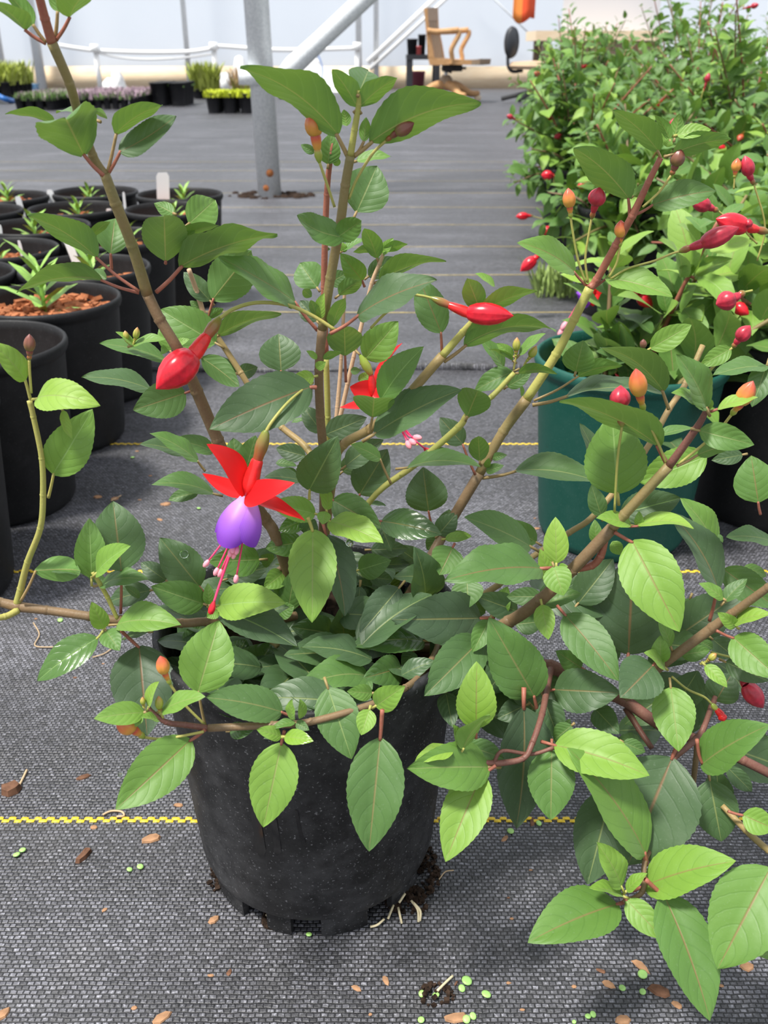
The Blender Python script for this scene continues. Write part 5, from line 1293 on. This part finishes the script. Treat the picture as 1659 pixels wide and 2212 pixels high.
def sepal(par, c, b, t, wz, Yb, Yt, bend, side=0, under=False, red=M_SEPAL):
    B = atc(c, *b, Yb/100); T = atc(c, *t, Yt/100); n, wd = orient(B, T, 1.3*wz/CROPS[c][2]*zc_of((B+T)/2)/F, under, .45)
    sh = lambda v: max(.30*(1-v)**2, 0) + (math.sin(math.pi*min(1, v**.75))**.8)*(1-.1*v) if v < 1 else 0
    m = leaf_mb(B, T, n, wd, bend, side, .35, int(b[0]), 16, 3, sh, 0, .01); return m.obj('sepal', red, par, origin=B)
# open flower with violet corolla
Yf = 33.5
pO = atc('J', 580, 270, Yf/100); pM = atc('J', 520, 470, Yf/100-.001); pB = atc('J', 445, 715, Yf/100-.003)
z = zc_of(pB)/F/CROPS['J'][2]
m = MB(); d = pB-pM; L = d.length
m.lathe([(36*z, 0), (44*z, .06*L), (47*z, .25*L), (60*z, .6*L), (66*z, .8*L), (52*z, .98*L), (30*z, 1.06*L)], 20, pM, frame(d)); FL = m.obj('flower', M_TUBE, PLANT, origin=pM)
FL['label'] = 'open flower with red sepals and violet petals'
m = MB(); d = pM-pO; L = d.length; m.lathe([(14*z, -.03*L), (30*z, .08*L), (46*z, .4*L), (47*z, .6*L), (38*z, .85*L), (36*z, 1.01*L)], 18, pO, frame(d)); m.obj('ovary', M_OVB, FL)
P = spline([atc('E', 700, 1265, .366), atc('E', 620, 1320, .352), atc('E', 530, 1400, .343), atc('E', 440, 1510, .337), pO + d*.02], 6)
m = MB(); m.tube(P, lerps([8*z, 13*z], len(P)), 9); m.obj('stalk', M_ST['g'], FL)
sepal(FL, 'J', (430,705), (155,362), 130, 33.2, 32.2, .06, .05)
sepal(FL, 'J', (425,725), (122,572), 85, 33.4, 33.6, -.06, 0)
sepal(FL, 'J', (440,725), (785,640), 125, 33.0, 31.6, .05, .10)
sepal(FL, 'J', (480,765), (858,912), 70, 33.6, 34.2, .05, .04)
# corolla: overlapping petals of one bell
ax0 = atc('J', 455, 735, Yf/100-.003); ax1 = atc('J', 350, 1050, Yf/100-.008); axd = ax1-ax0; LA = axd.length; FM = frame(axd)
vdir = (Vector((0,0,H))-ax0).normalized(); vl = FM.inverted() @ vdir; th0 = math.atan2(vl.y, vl.x)
def petal(thc, span, Rz, shift, seed, Lk=1.0):
    rr = random.Random(seed); nu, nv = 14, 14; V = []; U = []
    for i in range(nv+1):
        v = i/nv
        for j in range(nu+1):
            u = j/nu*2-1; vv = v*Lk*(1-.20*abs(u)**2.5*v); r = Rz*z*(.26 + .80*math.sin(min(1.12, vv*1.12)*1.5708)**.9)
            r *= 1 + shift*(.4+.6*v) + .05*math.sin(3*u+seed)*v - .16*v*v
            th = thc + span/2*u*(.75+.25*math.sin(v*2.2))
            V.append(ax0 + FM @ Vector((r*math.cos(th), r*math.sin(th), vv*LA))); U.append((j/nu, v))
    m = MB(); m.add(V, [(i*(nu+1)+j, i*(nu+1)+j+1, (i+1)*(nu+1)+j+1, (i+1)*(nu+1)+j) for i in range(nv) for j in range(nu)], U)
    return m.obj('petal', M_PETAL, FL, origin=ax0)
RADB = 176
petal(th0 - 1.15, 2.2, RADB, .05, 1, .95); petal(th0 + .35, 1.7, RADB*.86, .16, 2, 1.08); petal(th0 + 1.75, 1.7, RADB*.92, -.02, 3, .98); petal(th0 + 3.4, 2.2, RADB, .0, 4, .95)
def stamen(par, c, pts, Y, wz, name='stamen', anth=True, ends=None):
    P = spline([atc(c, x, y, Y/100 - .003*i) for i, (x, y) in enumerate(pts)], 5); zz = zc_of(P[-1])/F/CROPS[c][2]
    m = MB(); m.tube(P, wz/2*zz, 7)
    d = (P[-1]-P[-2]).normalized()
    if anth: m.lathe([(.1*zz, -6*zz), (13*zz, 4*zz), (19*zz, 26*zz), (18*zz, 46*zz), (10*zz, 62*zz), (.5*zz, 66*zz)], 12, P[-1], frame(d), mi=1)
    else: m.lathe([(10*zz, -10*zz), (22*zz, 20*zz), (26*zz, 50*zz), (20*zz, 80*zz), (.5*zz, 92*zz)], 12, P[-1], frame(d), mi=2)
    return m.obj(name, [M_PINK, M_ANTH, M_RED], par, origin=P[0])
for pts in ([(370,960),(300,1030),(170,1195)], [(375,970),(330,1050),(235,1250)], [(385,970),(350,1060),(262,1260)], [(415,980),(412,1060),(370,1300)],
            [(380,980),(345,1060),(330,1115)], [(395,985),(370,1060),(355,1125)], [(405,985),(392,1050),(378,1100)], [(375,980),(352,1040),(345,1090)]):
    stamen(FL, 'J', pts, 33.0, 13)
stamen(FL, 'J', [(390,980),(330,1130),(250,1360),(205,1500)], 32.8, 19, 'pistil', False)
# half hidden flower behind the stems
Y2 = 42
qO = atc('E', 1000, 1085, .42); qM = atc('E', 1070, 1210, .42); qB = atc('E', 1085, 1330, .42); z2 = zc_of(qB)/F/CROPS['E'][2]
m = MB(); d = qB-qM; L = d.length; m.lathe([(14*z2, 0), (22*z2, .3*L), (30*z2, .8*L), (24*z2, 1.05*L)], 14, qM, frame(d)); F2 = m.obj('flower', M_TUBE, PLANT, origin=qM)
F2['label'] = 'half hidden flower with spread red sepals'
m = MB(); d = qM-qO; L = d.length; m.lathe([(8*z2, 0), (24*z2, .3*L), (30*z2, .6*L), (18*z2, 1.0*L)], 14, qO, frame(d)); m.obj('ovary', M_OVG, F2)
m = MB(); m.tube(spline([atc('E', 850, 1060, .43), atc('E', 920, 1020, .425), qO], 6), 8*z2, 7); m.obj('stalk', M_ST['y'], F2)
sepal(F2, 'E', (1095,1340), (935,1290), 110, 42, 41.5, -.05); sepal(F2, 'E', (1100,1330), (1290,1255), 105, 42.2, 42.5, .03)
sepal(F2, 'E', (1090,1360), (870,1420), 45, 42, 41, -.12); sepal(F2, 'E', (1110,1350), (1270,1010), 40, 43, 43.5, .1)
sepal(F2, 'E', (1085,1340), (1180,1370), 90, 41.8, 41.5, .03)
ax0 = atc('E', 1110, 1345, .42); ax1 = atc('E', 1230, 1460, .418); axd = ax1-ax0; LA = axd.length; FM = frame(axd); zs = z; z = z2; FLs = FL; FL = F2
for k in range(4): petal(k*1.57, 1.9, 70, .02*k, 10+k)
for pts in ([(1180,1420),(1290,1600),(1320,1630)], [(1190,1420),(1300,1590),(1345,1610)], [(1180,1420),(1280,1600),(1300,1640)]): stamen(F2, 'E', pts, 42, 9)
stamen(F2, 'E', [(1180,1420),(1330,1610),(1420,1690)], 42, 12, 'pistil', False)
# flowers and buds hanging from the bushes behind
def far_flower(root, c, tube, seps, cor, stam, Y, wz):
    global ax0, ax1, axd, LA, FM, z, FL, th0
    a = atc(c, *tube[0], Y/100); b = atc(c, *tube[1], Y/100); z = zc_of(b)/F/CROPS[c][2]; m = MB(); d = b-a; L = d.length
    m.lathe([(10*z, 0), (20*z, .3*L), (26*z, .8*L), (20*z, 1.05*L)], 12, a, frame(d)); fl = m.obj('flower', M_TUBE, root, origin=a)
    for t in seps: sepal(fl, c, tube[1], t, wz, Y, Y-.5, .05)
    FL = fl; ax0 = b; ax1 = atc(c, *cor, Y/100); axd = ax1-ax0; LA = axd.length; FM = frame(axd)
    for k in range(4): petal(k*1.57, 1.9, 62, .02*k, 20+k)
    for s_ in stam: stamen(fl, c, [cor, ((cor[0]+s_[0])/2, (cor[1]+s_[1])/2), s_], Y, 8)
far_flower(BR[13], 'G', [(560,1120),(525,1175)], [(680,1215),(590,1230),(480,1110),(540,1250)], (455,1215), [(350,1390),(370,1350),(400,1400)], 105, 60)
far_flower(BR[13], 'G', [(1010,1170),(985,1225)], [(895,1225),(1045,1210),(930,1300),(1010,1290)], (960,1340), [(940,1400),(965,1420)], 100, 75)
bud('G', [(215,690),(170,680)], (150,672), (118,672), (42,676), 46, 205, (M_RED, M_RED, M_OVB), 204, .5, parent=BR[2])
bud('G', [(260,880),(225,905)], (205,912), (165,945), (72,1028), 72, 160, (M_RED, M_TUBE, M_OVB), 159, .5, parent=BR[0])
bud('G', [(300,690),(290,710)], (280,725), (258,745), (215,800), 50, 200, (M_RED, M_RED, M_OVB), 199, .5, parent=BR[2])
bud('G', [(300,480),(285,450)], (290,420), (270,412), (205,410), 60, 205, (M_RED, M_RED, M_OVB), 204, .5, parent=BR[2])
bud('C', [(190,720),(170,715)], (150,715), (130,705), (95,690), 30, 215, (M_CRIM, M_CRIM, M_OVB), 214, .5, parent=BR[2])
bud('C', [(420,560),(400,580)], (390,585), (380,592), (355,600), 40, 265, (M_RED, M_RED, M_OVB), 264, .5, parent=BR[5])
M_DROP = NT('water_drop'); M_DROP.base((.9, 1, .9, 1), .02, .5); M_DROP.b.inputs['Transmission Weight'].default_value = 1; M_DROP.b.inputs['IOR'].default_value = 1.33; M_DROP = M_DROP.m
for c_, x_, y_, Y_, w_ in (('I', 1320, 985, 35.45, 62), ('J', 1180, 1070, 36.0, 60), ('K', 255, 1190, 25.6, 34), ('K', 310, 1158, 25.6, 22), ('K', 395, 1238, 25.4, 20)):
    p = atc(c_, x_, y_, Y_/100); rq = w_/2/CROPS[c_][2]*zc_of(p)/F; m = MB(); vd = (Vector((0,0,H))-p).normalized()
    m.lathe([(.001*rq, -.25*rq), (.8*rq, -.22*rq), (rq, 0), (.8*rq, .35*rq), (.4*rq, .52*rq), (.001*rq, .56*rq)], 16, p, frame(vd)); m.obj('water_drop', M_DROP, PLANT, origin=p)
# ------------------------------------------------------------------ litter on the ground fabric
def chip(px, py, L, ang, mat, lab, grp, wr_=.45, th=.25):
    p = ground(px, py); zz = zc_of(p)/F; L = L*zz; rr = random.Random(int(px*7+py)); n = 7; V = []
    a = math.radians(ang); ca, sa = math.cos(a), math.sin(a)
    ol = []
    for i in range(n):
        t = 6.2832*i/n; r = rr.uniform(.75, 1.1); x = L/2*math.cos(t)*r; y = L/2*wr_*math.sin(t)*r*1.2; ol.append((x*ca-y*sa, x*sa+y*ca))
    h = max(.0006, L*wr_*th)
    V = [(p.x+x, p.y+y, .0002) for x, y in ol] + [(p.x+x*.85, p.y+y*.85, h*rr.uniform(.7, 1.2)) for x, y in ol] + [(p.x, p.y, h*1.2)]
    Fc = [tuple(range(n-1, -1, -1))] + [(i, (i+1) % n, n+(i+1) % n, n+i) for i in range(n)] + [(n+i, n+(i+1) % n, 2*n) for i in range(n)]
    m = MB(); m.add(V, Fc); tag(m.obj('wood_chip', mat, smooth=False), lab, 'wood chip', grp)
def disc(px, py, dpx, lab, grp):
    p = ground(px, py); r = dpx/2*zc_of(p)/F; m = MB(); rr = random.Random(int(px)); tx = rr.uniform(-.35, .35); ty = rr.uniform(-.35, .35)
    V = []; n = 12
    for k, (q, zz) in enumerate(((1, .0), (1.0, .0006), (.6, .0010), (.0, .0009))):
        for i in range(n):
            t = 6.2832*i/n; rx = r*q*(1 - .12*(abs(math.cos(t/2))**8)); x = rx*math.cos(t); y = rx*math.sin(t)*.95; V.append((p.x+x, p.y+y, .0003+zz + (x*tx+y*ty)*0 + (r*.35+x*tx+y*ty)*.8))
    m.add(V, [tuple(range(n-1,-1,-1))] + [(k*n+i, k*n+(i+1) % n, (k+1)*n+(i+1) % n, (k+1)*n+i) for k in range(3) for i in range(n)])
    m.tube([(p.x, p.y, .0), (p.x+r*.2, p.y, .0005+r*.28)], r*.10, 5)
    tag(m.obj('seedling_leaf', M_DISC), lab, 'seedling', grp)
CG = 'scattered wood chips on the fabric'; CL = 'small brown wood chip lying on the woven fabric'
DG = 'tiny green cotyledons on the fabric'; DL = 'tiny round pale green seedling leaf on the woven fabric'
for px, py, L, an, dk in ((329,1812,46,20,0),(180,1680,36,25,1),(203,1788,20,0,0),(386,1740,26,-10,0),(462,1988,32,45,0),(495,2102,20,80,1),(290,2178,16,0,0),(348,2200,52,35,0),
        (833,2118,32,-65,0),(770,2135,26,-35,0),(1298,2098,24,-20,1),(1314,2126,32,-35,0),(1384,2088,46,-50,0),(1425,2142,60,-30,1),(1463,2172,26,-40,0),(1240,2132,14,0,0),(1099,2124,12,0,0),
        (1090,1812,24,50,0),(1150,1775,30,80,1),(1613,2089,34,15,0),(1558,2130,14,0,0),(985,2125,14,60,1),(1128,2182,12,0,0),(455,1690-5,12,0,0),(1105,1985,10,0,0),(1146,1880,9,0,0),(226,1966,14,50,0),
        (455,2110-2,16,0,0),(800,2192,10,0,0),(8,2190,36,60,0),(985,2200,60,5,0),(1345,2204,40,0,0),(1098,1940,8,0,1),(353,1090,16,10,0),(296,975,10,0,0),(325,1028,10,0,0),(360,1090,22,0,0),(302,1080,10,0,0),(345,1123,16,-30,0),(212,1074,20,0,0),(248,1078,20,30,0),(1160,1142,14,0,0),(1155,1120,7,0,0),(78,1337,8,0,0),(162,1464,10,0,1),(223,1434,8,0,0)):
    chip(px, py, L, an, M_CHIPD if dk else M_CHIP, CL, CG, rr.uniform(.3, .6))
chip(24, 1708, 44, 20, M_CHIPD, 'crumbly brown bark lump with a thin twig at the edge', None, .7, .5)
chip(183, 1848, 52, 68, M_CHIPD, 'dark elongated piece of bark near the yellow thread', None, .32, .6)
for px, py, d in ((37,1849,16),(50,1839,15),(281,1881,13),(304,1875,15),(1009,2122,24),(998,2138,16),(1051,2151,22),(912,2150,16),(942,2152,16),(1103,1798,16),(1164,1781,13),(1344,2137,16),(1388,2108,22),(1388,2145,15),
        (668,2021,14),(1008,2205,18),(1022,2198,16),(1270,2198,14),(1281,2194,14),(910,2206,16),(1240,2210,10),(430,1100,9),(287,990,9),(131,1342,12)):
    disc(px, py, d, DL, DG)
# loose straw
def straw(pts, r, lab):
    m = MB(); m.tube(spline([ground(x, y, .0012) for x, y in pts], 5), r, 6); tag(m.obj('straw', plain('straw', (.50, .36, .22, 1), .8)), lab, 'straw')
straw([(222,1760),(240,1752),(262,1753),(268,1762),(252,1764)], .0007, 'curled straw loop beside the yellow thread')
straw([(72,1345),(85,1370),(76,1395),(120,1398)], .0005, 'hooked dry straw near the left stem')
straw([(200,1420),(225,1412),(245,1398)], .0005, 'thin curved straw under the wet leaf')
straw([(40,1700),(50,1680),(58,1663)], .0008, 'short straight twig sticking out of the bark lump')
straw([(948,1900),(962,1883),(980,1880)], .0004, 'fine curved straw right of the black pot')
straw([(240,1082),(262,1070)], .0006, 'short pale straw on the fabric between the pots')
# soil spilling from the pot foot, with roots
def spill(px, py, w_, d_, n, lab, seed, roots=()):
    p = ground(px, py); rr = random.Random(seed); root = empty('spilled_soil', p, lab, 'soil'); m = MB()
    for _ in range(n):
        a = rr.uniform(0, 6.283); q = math.sqrt(rr.random()); s = rr.uniform(.0010, .0028)
        c = p + Vector((w_*q*math.cos(a), d_*q*math.sin(a), s*.3 + (1-q)*.004*rr.random()))
        m.box(c, (s, s*.8, s*.7), Matrix.Rotation(rr.uniform(0, 6), 3, 'Z') @ Matrix.Rotation(rr.uniform(0, 6), 3, 'X'))
    tag(m.obj('crumbs', M_SOIL, root, smooth=False), kind='stuff')
    for pts in roots:
        m = MB(); m.tube(spline([ground(x, y, z_) for x, y, z_ in pts], 4), .0007, 6); m.obj('root', M_ROOT, root)
spill(880, 1945, .012, .010, 120, 'dark soil with white roots spilling from the right of the pot foot', 1,
      [[(888,1945,.006),(902,1965,.004),(904,1992,.001)], [(893,1950,.006),(908,1968,.004),(907,1990,.001)], [(860,1960,.004),(868,1995,.001)], [(850,1955,.004),(838,1985,.002)], [(830,1985,.003),(815,1998,.002),(800,2002,.001)], [(875,1930,.008),(862,1950,.006)]])
spill(928, 1880, .006, .018, 70, 'dark soil trail along the right side of the pot foot', 2)
spill(597, 1985, .008, .007, 90, 'small clump of dark soil in the gap of the pot foot', 3, [[(575,1975,.003),(590,1990,.001)]])
spill(470, 1895, .005, .010, 50, 'scatter of dark soil left of the pot foot', 4)
spill(940, 2150, .010, .006, 40, 'small heap of brown litter among green seedling leaves', 5, [[(945,2140,.004),(965,2120,.002),(978,2108,.001)]])
